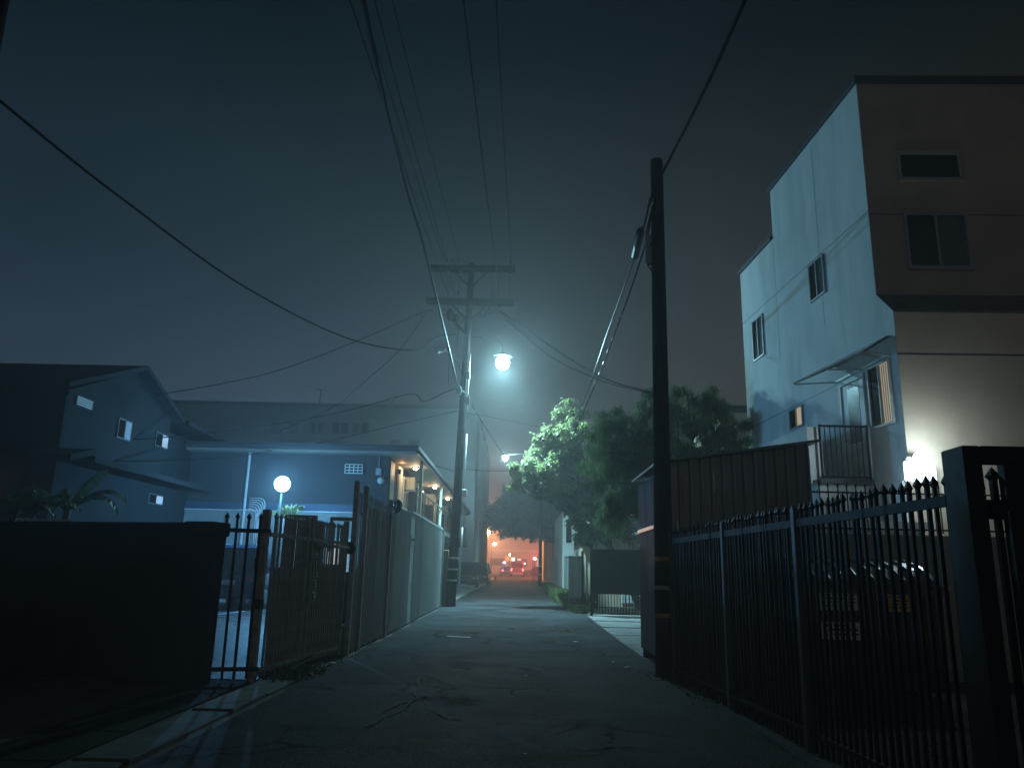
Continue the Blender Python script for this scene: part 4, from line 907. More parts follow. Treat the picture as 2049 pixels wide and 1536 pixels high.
b = B(); a = atY(642, 778, 76); b.tube([(a[0], 76, 17.2), (a[0], 76, a[2])], .05, 5); b.bar((a[0] - .5, 76, a[2] - .1), (a[0] + .5, 76, a[2] - .1), .05, .05); fb.part('antenna', b, M_IRON, world=True)
b = B(); a = atY(786, 800, 76); b.tube([(a[0], 76, 17.2), (a[0], 76, a[2])], .05, 5); b.sphere((a[0], 76, a[2] - .1), .3, 8, 6); fb.part('satellite_dish', b, M_GREY, world=True)
for y_ in (80, 86.5, 94, 101): b = B(); b.box((-4.298, y_, 0.5), (-3.95, y_ + .5, 16)); fb.part('pilaster', b, M_STUC_W, world=True)
b = B(); b.box((-4.298, 78, 2.0), (-4.28, 110, 3.4)); fb.part('garage_shutter', b, M_TRIM, world=True)
for y_ in np.arange(76.5, 110, 4.5):
    for z_ in (5.2, 8.4, 11.6):
        b = B(); b.box((-4.298, y_, z_), (-4.24, y_ + 1.4, z_ + 1.4)); fb.part('window', b, M_GLASS, world=True)
# far lamps (sodium)
for i, (px, py, Y_, lab) in enumerate(((978, 1064, 112, 'larger orange street lamp at the far end of the alley'), (990, 1087, 166, 'smaller orange street lamp lower right of the larger one'))):
    a = atY(px, py, Y_)
    t = T('street_lamp', lab, 'street lamp', (a[0] - (.9 if i == 0 else .6), Y_, gz(Y_)), 0, 'orange street lamps at the far end')
    h_ = a[2] - gz(Y_); b = B(); b.tube([(0, 0, 0), (0, 0, h_ + .1)], [.12, .07], 8); b.tube([(0, 0, h_ + .1), (.85, 0, h_ + .3)], .05, 6); t.part('pole', b, M_IRON)
    b = B(); b.sphere((.9 - i * .3, 0, h_ + .2), .42, 10, 6, (1.2, .8, .45)); t.part('lamp_head', b, M_IRON, smooth=True)
    b = B(); b.sphere((.9 - i * .3, -.1, h_ - .02), .34, 12, 8); t.part('lens', b, emis('sodium_glow', (1, .60, .18), 60), smooth=True)
    if i == 0: b = B(); b.sphere((-.1, -.1, h_ - .1), .2, 8, 6, (.7, .7, 1.3)); t.part('side_lamp', b, emis('sodium_side', (1, .42, .05), 10), smooth=True)
    t.light('POINT', (.9 - i * .3, -.5, h_ - .05), 6500 if i == 0 else 4500, (1, .42, .10) if i == 0 else (1, .46, .28), .05, world=False)
    t.light('POINT', (.9 - i * .3, .35, h_ - .05), 900 if i == 0 else 9000, (1, .42, .10) if i == 0 else (1, .46, .28), .05, world=False)
# buildings closing the far end
t = T('far_building', 'pinkish building closing the view beyond the far street', 'building', (8, 190, 1.2))
b = B(); b.box((-40, 186, 0), (60, 200, 13)); t.part('wall', b, M_PINK, world=True)
for i in range(7): x = -12 + i * 5.5; b = B(); b.box((x, 185.8, 3), (x + 3.2, 185.998, 4.6)); t.part('window', b, emis('shop_window', (1, .72, .55), .7) if i in (3, 5) else M_GLASS, world=True)
b = B(); b.box((-40, 185.5, 6.2), (60, 185.998, 6.7)); t.part('cornice', b, M_CREAM, world=True)
t = T('far_building', 'orange-lit low building at the far right end of the alley', 'building', (8, 108, .6))
b = B(); b.box((3.4, 104, 0), (14, 116, 7.2)); t.part('wall', b, M_PINK, world=True)
for y_ in (0, 1, 2): b = B(); b.box((3.9 + y_ * 1.1, 103.9, 1.0), (4.5 + y_ * 1.1, 103.998, 6.6)); t.part('pilaster', b, M_CREAM, world=True)
b = B(); b.box((3.2, 103.8, 7.202), (14.2, 116.2, 7.5)); t.part('roof', b, M_TRIM, world=True)
t = T('far_building', 'narrow brown building left of the alley behind the grey block', 'building', (-7, 115.5, .7))
b = B(); b.box((-12, 113, 0), (-4.6, 118, 10.0)); t.part('wall', b, M_PINK, world=True)
b = B(); b.box((-12.2, 112.8, 10.002), (-4.4, 118.2, 10.4)); t.part('roof', b, M_TRIM, world=True)
# traffic light, police-like blue beacon, white sign, amber panel
def smallsign(name, lab, cat, px, py, Y_, w, h, m, post=True, light=None):
    a = atY(px, py, Y_); t = T(name, lab, cat, (a[0], Y_, gz(Y_)))
    z = a[2] - gz(Y_)
    b = B(); b.tube([(0, 0, 0), (0, 0, z - h / 2)], .05, 6); t.part('post', b, M_IRON)
    b = B(); b.bbox((-w / 2 - .06, -.04, z - h / 2 - .06), (w / 2 + .06, .08, z + h / 2 + .06), .02); fr = t.part('housing', b, M_IRON)
    b = B(); b.bbox((-w / 2, -.08, z - h / 2), (w / 2, -.042, z + h / 2), .01); t.part('lit_face', b, m)
    if light: t.light('POINT', (0, -.6, z), light[0], light[1], .2, world=False)
    return t
smallsign('traffic_light', 'red light glowing beside the far pole', 'traffic light', 1070, 1117, 130, .34, .34, emis('red_signal', (1, .10, .14), 26), light=(4200, (1, .08, .12)))
smallsign('beacon', 'small blue flashing light over the far cars', 'beacon', 1009, 1125, 136, .42, .3, emis('blue_signal', (.25, .4, 1.), 14), light=(170, (.2, .3, 1)))
smallsign('shop_sign', 'small white lit sign above the boxy van', 'sign', 1026, 1120, 160, .85, 1.0, emis('white_sign', (.85, 1, 1), 2.2))
smallsign('shop_sign', 'amber lit panel left of the white lit sign', 'sign', 1017, 1117, 158, 1.2, 1.1, emis('amber_sign', (1, .36, .05), .9))
smallsign('globe_lamp', 'pale round lamp just above the amber panel', 'street lamp', 1020, 1109, 152, .3, .3, emis('pale_globe', (1, .85, .6), 14), light=(250, (1, .7, .45)))
smallsign('shop_sign', 'faint white strip sign between white sign and red light', 'sign', 1039, 1119, 165, .8, .3, emis('strip_sign', (1, .8, .7), 1.4))
smallsign('street_sign', 'small bright sign low in the middle of the far street', 'sign', 1050, 1127, 135, .3, .3, emis('small_sign', (1, .9, .85), 2.6))
# cone
g_ = gnd(991, 1162)
t = T('traffic_cone', 'orange traffic cone with a white collar at the left edge of the far alley', 'traffic cone', (g_[0], g_[1], gz(g_[1])))
b = B(); b.bbox((-.2, -.2, 0), (.2, .2, .05), .01); t.part('base', b, M_CONE)
b = B(); b.lathe((0, 0, .05), [(.15, 0), (.03, .72)], 12); t.part('body', b, M_CONE, smooth=True)
b = B(); b.lathe((0, 0, .36), [(.103, 0), (.072, .2)], 12); t.part('collar', b, M_WHITE, smooth=True)
# low barrier by the far pole
b = B(); 
for i in range(6): b.box((1.35 + i * .12, 72.3, gz(72)), (1.38 + i * .12, 72.34, gz(72) + 2.3))
solo('iron_gate', b, M_IRON, 'narrow dark barred gate beside the slim distant pole', 'gate')

# ================================================================== RIGHT SIDE: corrugated fence, gate, garage
t = T('corrugated_fence', 'weathered corrugated fence receding behind the weeds on the right', 'fence', (2.8, 37.3, gz(37)), math.pi / 2 + .02)
for i in range(20): b = B(); b.corr(.94, 2.25 + .08 * math.sin(i * 2.), .16, .025, i * .96, .02 + i * .0072); t.part('sheet_panel', b, M_PANEL)
b = B(); b.bbox((-.05, -.06, 0), (.05, .06, 2.55), .01); t.part('post', b, M_GALV)
b = B(); b.bbox((2.9, -.08, 0), (3.0, -.03, 2.45), .01); t.part('post', b, M_GALV)
t = T('corrugated_fence', 'short pale corrugated return between the fence posts and the black gate', 'fence', (2.8, 34.3, gz(34)), .25)
b = B(); b.corr(.7, 2.2, .16, .025, -.62, 0.02); t.part('sheet_panel', b, M_PANEL)
b = B(); b.bbox((-.04, -.06, 0), (.05, .04, 2.45), .01); t.part('post', b, M_IRON)
b = B(); b.lathe((.2, -.05, 0), [(.04, 0), (.04, 2.2)], 8); t.part('pipe_post', b, M_GALV)
# black sliding gate
gy = 29.9
g1_ = T('sliding_gate', 'black sheeted gate with bare bars along its foot at the end of the driveway', 'gate', (2.72, gy, gz(gy)), -.05)
zb, zt = .82, 2.42
b = B(); b.box((.12, 0, zb), (4.0, .015, zt)); g1_.part('sheet', b, M_IRON)
pk = B(); pk.box((-.013, -.013, .06), (.013, .013, zt - .02)); pkd = pk.data('bar', M_IRON)
for i in range(35): g1_.inst('bar', pkd, (.14 + i * .11, -.03, 0))
for z in (.06, zb - .03, zt - .04): b = B(); b.box((.1, -.065, z), (4.0, -.045, z + .05)); g1_.part('rail', b, M_IRON)
b = B(); b.bbox((.02, -.09, 0), (.12, .03, 2.62), .008); g1_.part('post', b, M_IRON)
b = B(); b.bbox((.13, -.1, .25), (.32, -.07, .8), .01); lk = g1_.part('lock_box', b, M_IRON)
b = B(); b.sphere((.22, -.11, .5), .025, 8, 6); g1_.part('knob', b, M_GALV, parent=lk)
# floor seen under the gate, pale
struct('garage_court', sheet([2.9, 7.0], [30.1, 35.9], lambda x, y: gz(y) + .01), M_CONC)
# garage
ga = T('garage', 'small pale garage with a hipped roof behind the black gate', 'garage', (4, 38, .12))
b = B(); b.box((3.05, 37.5, 0), (7.6, 43, 3.45)); ga.part('wall', b, M_STUC_T, world=True)
b = B(); slab(b, (2.75, 37.1, 3.5), (7.9, 37.1, 3.5), (6.6, 40, 4.5), (4.2, 40, 4.5), .1); slab(b, (2.75, 37.11, 3.5), (4.2, 40, 4.5), (4.2, 41, 4.5), (2.75, 43.5, 3.5), .1); ga.part('roof', b, M_ROOF, world=True)
b = B(); b.bbox((2.72, 37.02, 3.42), (7.9, 37.098, 3.52), .005); ga.part('fascia', b, M_GREY, world=True)
for i in range(11): b = B(); b.bbox((4.9 + i * .2, 37.40, .3), (5.05 + i * .2, 37.497, 3.3 - .07 * i), .004); ga.part('slat', b, M_WHITE, world=True)
gh_ = T('back_house', 'narrow two-storey house edge with dark windows behind the weeds', 'house', (2.9, 46, .2))
b = B(); b.box((2.55, 45, 0), (6.5, 55, 5.1)); gh_.part('wall', b, M_STUC_W, world=True)
b = B(); slab(b, (2.2, 44.6, 5.2), (6.8, 44.6, 5.2), (6.8, 50, 6.6), (2.2, 50, 6.6), .12); gh_.part('roof', b, M_ROOF, world=True)
for z_ in (1.2, 3.3): b = B(); b.box((2.75, 44.95, z_), (3.05, 44.998, z_ + 1.3)); gh_.part('window', b, M_GLASS, world=True)

# ================================================================== CORRUGATED SHED
sh = T('corrugated_shed', 'tall corrugated steel shed behind the right pole and black pickets', 'shed', (3.7, 14.5, 0))
b_h0, b_h1 = 3.5, 3.87
nx = 13; x0_, x1_ = 2.62, 5.02; wdt = (x1_ - x0_) / nx
for i in range(nx):
    xa = x0_ + i * wdt; ha = b_h0 + (b_h1 - b_h0) * i / nx; hb = b_h0 + (b_h1 - b_h0) * (i + 1) / nx; g = wdt
    # standing-seam pan: flat, raised rib at the right
    prof = [(0, 0), (g * .62, 0), (g * .70, -.038), (g * .90, -.038), (g * .985, 0)]
    vs = []; n = len(prof)
    for (dx_, dy_) in prof: vs.append((xa + dx_, 13.3 + dy_, .02))
    for (dx_, dy_) in prof: vs.append((xa + dx_, 13.3 + dy_, ha + (hb - ha) * dx_ / g))
    for (dx_, dy_) in prof: vs.append((xa + dx_, 13.306 + dy_, .02))
    for (dx_, dy_) in prof: vs.append((xa + dx_, 13.306 + dy_, ha + (hb - ha) * dx_ / g))
    fs = []
    for k in range(n - 1): fs += [(k, k + 1, n + k + 1, n + k), (2 * n + k + 1, 2 * n + k, 3 * n + k, 3 * n + k + 1), (n + k, n + k + 1, 3 * n + k + 1, 3 * n + k)]
    fs += [(0, n, 3 * n, 2 * n), (n - 1, 3 * n - 1, 4 * n - 1, 2 * n - 1)]
    b = B(); b._add(vs, fs); sh.part('wall_panel', b, M_CORRD, world=True)
# alley-facing side: narrow-ribbed bright sheets in two tiers
MA = Matrix.Translation((2.47, 15.95, 0)) @ Matrix.Rotation(-math.pi / 2, 4, 'Z')   # local x -> world -Y, ribs to -x
for z0, h_ in ((.22, 2.18), (2.46, .9)):
    for k in range(3): b = B(MA); b.corr(.84, h_, .105, .022, k * .85, z0); sh.part('wall_panel', b, M_CORR, world=True)
b = B(MA); b.bbox((-.02, -.045, 2.40), (1.9, -.005, 2.47), .006); sh.part('girt', b, M_GALV, world=True)
b = B(); b.box((2.48, 13.4, 0), (5.0, 15.95, .03)); b.box((2.50, 15.94, .03), (5.0, 15.97, 3.3)); b.box((5.0, 13.32, .03), (5.03, 15.97, 3.8)); sh.part('back_walls', b, M_CORRD, world=True)
b = B(); slab(b, (2.35, 13.12, 3.50), (5.16, 13.12, 3.93), (5.16, 16.1, 3.93), (2.35, 16.1, 3.50), .04); sh.part('roof', b, M_CORRD, world=True)
b = B(); b.bbox((2.58, 13.22, 0), (2.70, 13.262, 3.4), .006); sh.part('corner_post', b, M_CORR, world=True)
for z in (.95, 2.6): b = B(); b.bbox((2.72, 13.20, z), (5.0, 13.258, z + .06), .005); 
# ================================================================== FOREGROUND PICKET FENCE
A_ = (2.52, 12.95); B_ = (2.95, 5.3); L, r = run(A_, B_)
ff = T('picket_fence', 'long black spear-topped picket fence along the right foreground', 'fence', (A_[0], A_[1], 0), r)
pk = picket_mesh(2.31, .026, m=M_IRON); b = B(); b.bbox((-.04, -.04, 0), (.04, .04, 2.29), .005); pd = b.data('post', M_POST)
posts = [.05, 2.75, 5.05]
for x_ in posts: ff.inst('post', pd, (x_, 0, 0))
np_ = 66
for i in range(np_):
    x_ = .14 + (L - .2) * i / (np_ - 1)
    if all(abs(x_ - k) > .05 for k in posts): ff.inst('picket', pk, (x_, 0, .03 + .008 * math.sin(i * 5)))
for z in (2.1, .16):
    for k in range(3):
        xa = posts[k] + .042; xb = (posts + [L + .0])[k + 1] - .042
        b = B(); b.box((xa, -.022, z), (xb, .022, z + (.075 if z > 1.5 else .045))); ff.part('rail', b, M_IRON)
# gate frame at the right edge
gf = T('gate_portal', 'massive black steel gate frame with a small window at the right edge', 'gate frame', (2.93, 5.1, 0))
b = B(); b.bbox((2.90, 5.02, 0), (3.02, 5.29, 2.47), .008); gf.part('post', b, M_IRON, world=True)
a = atY(1937, 925, 5.02); zt = 2.38
b = B(); b.bbox((3.023, 5.02, a[2] + 0.0), (3.9, 5.12, 2.47), .006); gf.part('lintel', b, M_IRON, world=True)
wx0 = atY(2011, 940, 5.02)[0]
b = B(); b.box((wx0, 5.03, .0), (3.9, 5.1, a[2] - .002)); gf.part('side_panel', b, M_IRON, world=True)
gg = T('picket_gate', 'black picket gate seen inside the massive frame at the right edge', 'gate', (3.05, 5.35, 0))
pk2 = picket_mesh(2.34, .038, m=M_IRON)
for i in range(6): gg.inst('picket', pk2, (.10 + i * .125, 0, .04))
for z, h_ in ((2.02, .13), (.15, .06)): b = B(); b.box((0, -.025, z), (.85, .025, z + h_)); gg.part('rail', b, M_IRON)
b = B(); b.bbox((.0, -.05, 2.08), (.13, -.026, 2.24), .005); b.bbox((.30, -.05, 2.05), (.62, -.026, 2.24), .005); gg.part('lock_plate', b, M_IRON)

# ================================================================== REAR WALL WITH PICKETS, DUMPSTER
rw = T('boundary_wall', 'low stuccoed wall topped with thin pickets behind the black dumpster', 'wall', (5.05, 13.5, 0))
b = B(); b.box((0, 0, 0), (6, .16, 2.36)); rw.part('wall_body', b, mat('wall_stucco', (.42, .41, .36), .9, var=.1, scale=2, bump=.4, bscale=60, stain=(.31, .31, .28), stainscale=.9))
b = B(); b.bbox((0, -.03, 0), (6, -.001, .18), .008); rw.part('footing', b, M_CONC)
pk = picket_mesh(.86, .018, m=M_IRON)
for i in range(32): rw.inst('picket', pk, (.05 + i * .16, .08, 2.40))
for z in (2.44, 3.06): b = B(); b.box((0, .07, z), (6, .09, z + .03)); rw.part('rail', b, M_IRON)
struct('dumpster_court', sheet([2.6, 9.5], [4.5, 13.49], lambda x, y: .012), asphalt_mat('court_asphalt', (.06, .06, .062), crack=.5, rough=.8))
du = T('dumpster', 'black dumpster with ribbed lid and white and yellow labels behind the pickets', 'dumpster', (4.95, 11.9, .012))
b = B(); b.xprism([(-.62, .12), (.62, .12), (.62, 1.62), (-.70, 1.42)], -1.0, 1.0); du.part('body', b, M_DUMP)
for x_ in (-.72, -.36, 0, .36, .72): b = B(); b.bar((x_, -.665, .2), (x_, -.725, 1.38), .06, .05); du.part('side_rib', b, M_DUMP)
for s_ in (-1, 1): b = B(); b.bbox((s_ * 1.002, -.35, .75), (s_ * 1.12, .35, .95), .01); du.part('fork_pocket', b, M_DUMP)
# domed lids in two leaves with raised ribs
for k, (xa, xb) in enumerate(((-1.02, -.01), (.01, 1.02))):
    b = B(); n = 8
    prof = [(-.74, 1.46), (-.55, 1.60), (-.3, 1.74), (0, 1.84), (.3, 1.88), (.64, 1.84)]
    pts = prof + [(.64, 1.80), (-.70, 1.42)]
    b.xprism(pts[:6] + [(.64, 1.64), (-.74, 1.44)], xa, xb); lid = du.part('lid', b, M_PLAST)
    for j in range(5):
        xc = xa + .1 + j * (xb - xa - .2) / 4
        b = B(); b.tube([(xc, y, z + .012) for y, z in prof], .022, 6); du.part('lid_rib', b, M_PLAST, parent=lid, smooth=True)
b = B(); b.bbox((-1.0, -.79, 1.40), (1.06, -.742, 1.47), .01); du.part('front_lip', b, M_PLAST)
b = B(); b.bbox((1.02, -.74, 1.45), (1.1, -.64, 1.54), .01); du.part('corner_bracket', b, M_GALV)
def dlabel(px0, py0, px1, py1, m, rows, cols):
    Y_ = 11.9 - .76; a = atY(px0, py0, Y_); c = atY(px1, py1, Y_)
    b = B(); b.bbox((a[0], Y_ - .004, c[2]), (c[0], Y_ + .02, a[2]), .002); l_ = du.part('label_plate', b, m, world=True)
    b = B(); h_ = (a[2] - c[2]) / (rows + 1)
    for i in range(rows):
        x = a[0] + .03
        while x < c[0] - .05:
            w_ = random.uniform(.02, .07); b.box((x, Y_ - .008, a[2] - h_ * (i + 1)), (min(x + w_, c[0] - .03), Y_ - .0045, a[2] - h_ * (i + 1) + h_ * .5)); x += w_ + .02
    du.part('print', b, M_PRINT, world=True, parent=l_)
dlabel(1637, 1183, 1717, 1221, M_LABELW, 4, 8); dlabel(1642, 1243, 1723, 1280, M_LABELW, 3, 8); dlabel(1772, 1182, 1823, 1224, M_LABELY, 5, 5); dlabel(1754, 1190, 1763, 1201, M_LABELW, 1, 1)

# ================================================================== RIGHT APARTMENT BUILDING
p0 = np.array([7.54, 16.5]); u = np.array([-.062, 1.]); u /= np.linalg.norm(u)
RB = math.atan2(u[1], u[0])       # local x = along facade away from camera, local y = to the left(-X) ; facade at y=0, building at y<0
ap_ = T('apartment_building', 'three-storey stucco apartment building with stepped parapet on the right', 'building', (p0[0], p0[1], 0), RB)
b = B(); b.box((-.82, -9, 7.55), (4.4, 0, 12.7)); ap_.part('upper_wall', b, M_STUC_W)
b = B(); b.box((4.402, -9, 7.55), (7.19, 0, 11.2)); ap_.part('upper_wall', b, M_STUC_W)
b = B(); b.box((-1.40, -9, 0), (7.19, 0, 7.0)); ap_.part('lower_wall', b, M_STUC_W)
b = B(); b.xprism([(0, 0), (0, 0)], 0, 0) if False else None
# sloped collar between the storeys
b = B(); b.yprism([(-1.40, 7.0), (7.19, 7.0), (7.19, 7.55), (-.82, 7.55)], -9, 0); ap_.part('storey_collar', b, M_STUC_W)
b = B(); b._add([(-1.403, -9, 7.0), (-1.403, .004, 7.0), (-.823, .004, 7.552), (-.823, -9, 7.552)], [(0, 1, 2, 3)])
vs = [(-1.44, -9, 6.96), (-1.44, .006, 6.96), (-.83, .006, 7.56), (-.83, -9, 7.56), (-1.40, -9, 6.96), (-1.40, .006, 6.96)]
b = B(); b._add(vs, [(0, 1, 2, 3), (0, 4, 5, 1)]); ap_.part('skirt_roof', b, mat('brown_shingle', (.10, .085, .07), .95, var=.3, scale=8, bump=.6, bscale=30))
# tan front skin (camera facing) 3 mm proud
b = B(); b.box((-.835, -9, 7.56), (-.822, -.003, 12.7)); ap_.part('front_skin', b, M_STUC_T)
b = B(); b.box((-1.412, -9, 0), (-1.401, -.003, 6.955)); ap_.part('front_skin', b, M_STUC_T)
b = B(); b.bbox((-.92, -9, 12.702), (4.5, .09, 12.86), .01); b.bbox((4.45, -9, 11.202), (7.25, .07, 11.32), .01); ap_.part('parapet_cap', b, M_TRIM)
for (s0, s1, z) in ((-.82, 7.19, 9.5), (1.1, 7.19, 6.05)):
    b = B(); b.box((s0, .001, z), (s1, .004, z + .014)); ap_.part('stucco_joint', b, M_TRIM)
b = B(); b.box((1.6, .001, 7.6), (1.615, .004, 12.6)); b.box((4.4, .001, 7.6), (4.415, .004, 11.1)); ap_.part('stucco_joint', b, mat('pale_joint', (.42, .42, .40), .9, var=.05))
b = B(); b.box((-1.416, -9, 6.05), (-1.4125, 0, 6.08)); ap_.part('stucco_joint', b, M_TRIM)
b = B(); b.box((-.839, -9, 9.42), (-.8355, 0, 9.435)); ap_.part('stucco_joint', b, M_STUC_D)
def win_side(s0, s1, z0, z1, inner=None, name='window', far=M_GLASS):
    b = B(); f = .045
    for (a, c, e, g) in ((s0, s1, z0, z0 + f), (s0, s1, z1 - f, z1), (s0, s0 + f, z0 + f, z1 - f), (s1 - f, s1, z0 + f, z1 - f), ((s0 + s1) / 2 - .02, (s0 + s1) / 2 + .02, z0 + f, z1 - f)): b.box((a, .002, e), (c, .05, g))
    w_ = ap_.part(name, b, M_GREY)
    b = B(); b.box((s0 + f, .003, z0 + f), ((s0 + s1) / 2 - .02, .012, z1 - f)); ap_.part('pane', b, inner or M_GLASS, parent=w_)
    b = B(); b.box(((s0 + s1) / 2 + .02, .003, z0 + f), (s1 - f, .012, z1 - f)); ap_.part('pane', b, far, parent=w_)
    return w_
win_side(1.38, 2.22, 8.44, 9.45, far=M_GLASS, inner=mat('dim_pane', (.05, .07, .08), .08, var=0, spec=.9))
win_side(5.46, 6.32, 8.0, 9.28, inner=mat('dim_pane', (.05, .07, .08), .08, var=0, spec=.9))
win_side(3.14, 3.97, 5.44, 6.0, inner=M_LITBL)
wb = win_side(-1.12, -.22, 4.71, 6.06, inner=M_LITBL)
for i in range(5): b = B(); b.box((-1.05 + i * .08, .014, 4.78), (-1.02 + i * .08, .022, 6.0)); ap_.part('blind_slat', b, M_BLIND, parent=wb)
# door
b = B()
for (a, c, e, g) in ((-.06, .04, 3.7, 6.03), (.98, 1.08, 3.7, 6.03), (.04, .98, 5.93, 6.03)): b.box((a, .002, e), (c, .06, g))
ap_.part('door_frame', b, M_WHITE)
b = B(); b.bbox((.045, .003, 3.7), (.975, .03, 5.92), .006); dr = ap_.part('door', b, M_WHITE)
b = B(); b.box((.2, .031, 4.55), (.72, .036, 5.8)); ap_.part('door_panel', b, mat('door_glass', (.30, .28, .25), .2, var=.05), parent=dr)
b = B(); b.box((.2, .031, 3.85), (.72, .036, 4.4)); ap_.part('door_panel', b, M_CREAM, parent=dr)
b = B(); b.tube([(.86, .03, 4.65), (.86, .09, 4.65), (.76, .09, 4.65)], .014, 6); ap_.part('door_handle', b, M_IRON, parent=dr)
# front windows (camera facing), face at local x=-.835
def win_front(x0w, x1w, z0, z1, split, curtain=False):
    # convert world X on plane to local y: facade nearly along world X; local y = -(X - 7.59)
    y0 = -(x0w - 7.59); y1 = -(x1w - 7.59); f = .05; b = B(); F_ = -.836
    lst = [(y0, y1, z0, z0 + f), (y0, y1, z1 - f, z1), (y0, y0 - f, z0 + f, z1 - f), (y1 + f, y1, z0 + f, z1 - f)]
    if split: ym = (y0 + y1) / 2; lst.append((ym - .02, ym + .02, z0 + f, z1 - f))
    for a, c, e, g in lst: b.box((F_ - .045, a, e), (F_, c, g))
    w_ = ap_.part('window', b, M_GREY)
    if split:
        b = B(); b.box((F_ - .012, y0 - f, z0 + f), (F_ - .002, ym + .02, z1 - f)); ap_.part('pane', b, M_GLASS, parent=w_)
        b = B(); n = 12; 
        for i in range(n):
            ya = ym - .02 - (ym - .02 - (y1 + f)) * i / n; yb = ym - .02 - (ym - .02 - (y1 + f)) * (i + 1) / n
            b._add([(F_ - .004, ya, z0 + f), (F_ - (.018 if i % 2 else .006), (ya + yb) / 2, z0 + f), (F_ - .004, yb, z0 + f), (F_ - .004, ya, z1 - f), (F_ - (.018 if i % 2 else .006), (ya + yb) / 2, z1 - f), (F_ - .004, yb, z1 - f)], [(0, 1, 4, 3), (1, 2, 5, 4)])
        ap_.part('vertical_blind', b, mat('dark_blind', (.09, .095, .11), .5, var=.05), parent=w_)
    else:
        b = B(); b.box((F_ - .012, y0 - f, z0 + f), (F_ - .002, y1 + f, z1 - f)); ap_.part('pane', b, M_GLASS, parent=w_)
    b = B(); b.bbox((F_ - .06, y0 + .03, z0 - .05), (F_, y1 - .03, z0 - .001), .006); ap_.part('sill', b, M_STUC_T, parent=w_)
    b = B(); b.bbox((F_ - .05, y0 + .02, z1 + .001), (F_, y1 - .02, z1 + .05), .006); ap_.part('lintel', b, M_STUC_T, parent=w_)
win_front(8.33, 9.70, 10.27, 10.93, False); win_front(8.33, 9.68, 8.17, 9.45, True)
b = B(); b.box((-1.9, .15, 0), (.05, 2.6, 2.5)); b.box((-1.95, .05, 2.503), (.05, 2.7, 2.66)); ap_.part('carport', b, M_WHITE)
# exterior corridor wall, balcony slab
b = B(); b.box((.12, .004, 0), (4.4, 1.12, 3.56)); ap_.part('corridor_base', b, M_STUC_W)
b = B(); b.box((.10, 1.0, 3.562), (4.4, 1.32, 4.80)); ap_.part('corridor_parapet', b, M_STUC_W)
b = B(); b.box((.10, .004, 3.562), (4.4, .998, 3.66)); ap_.part('corridor_floor', b, M_CONC)
b = B(); b.bbox((-.06, -.0, 3.565), (.098, 1.14, 3.66), .008) if False else b.box((-.08, .004, 3.56), (.098, 1.16, 3.66)); ap_.part('balcony_edge', b, M_TRIM)
rl = T('balcony_railing', 'black barred balcony railing in front of the white door', 'railing', (6.46, 16.44, 3.66))
Lr = 7.50 - 6.46
b = B(); b.box((-.02, -.02, 1.13), (Lr, .02, 1.17)); rl.part('top_rail', b, M_IRON)
b = B(); b.box((-.02, -.02, .03), (Lr, .02, .07)); rl.part('bottom_rail', b, M_IRON)
bd = B(); bd.box((-.009, -.009, .07), (.009, .009, 1.13)); bdd = bd.data('bar', M_IRON)
for i in range(1, 9): rl.inst('bar', bdd, (Lr * i / 9.3, 0, 0))
for x_ in (0, Lr - .02): b = B(); b.box((x_ - .018, -.022, 0), (x_ + .018, .022, 1.18)); rl.part('post', b, M_IRON)
# canopy above the door
A1 = atY(1588, 765, 17.7); D1 = atY(1728, 698, 15.1); C1 = np.array([7.62, 15.35, 6.12]); B1 = np.array([7.47, 17.75, 6.12]); D1 = atY(1728, 700, 15.15)
cn = T('door_canopy', 'small glazed canopy with thin frame above the balcony door', 'canopy', (7.5, 16.5, 6.12))
b = B(); slab(b, tuple(A1), tuple(D1), tuple(C1 + np.array([-.03, 0, .42])), tuple(B1 + np.array([-.03, 0, .42])), .02); cn.part('glazing', b, M_CANGLASS, world=True)
B2 = B1 + np.array([-.03, 0, .42]); C2 = C1 + np.array([-.03, 0, .42])
for p_, q_ in ((A1, D1), (A1, B2), (D1, C2), (B2, C2), ((A1 + D1) / 2, (B2 + C2) / 2)):
    b = B(); b.bar(np.array(p_) + np.array([0, 0, -.03]), np.array(q_) + np.array([0, 0, -.03]), .035, .035); cn.part('frame_bar', b, M_TRIM, world=True)
for p_, q_ in ((A1, B1), (D1, C1), ((A1 + D1) / 2, (B1 + C1) / 2)):
    b = B(); b.bar(np.array(p_) + np.array([0, 0, -.05]), np.array(q_) + np.array([-.03, 0, -.0]), .03, .03); cn.part('strut', b, M_GALV, world=True)
b = B(); b.bar(B1 + np.array([-.03, 0, 0]), C1 + np.array([-.03, 0, 0]), .04, .05); cn.part('wall_plate', b, M_GREY, world=True)
# pipe on the corner
b = B(); b.tube([(-1.30, .05, 0.2), (-1.30, .05, 3.35), (-1.22, .05, 3.5)], .03, 6); ap_.part('corner_pipe', b, M_STUC_W)
for c_ in [q for q in bpy.data.objects if q.parent and (q.parent == ap_.o or q.parent.parent == ap_.o)]:
    for v_ in c_.data.vertices: v_.co.x += .082 * v_.co.y * (v_.co.y < 0)
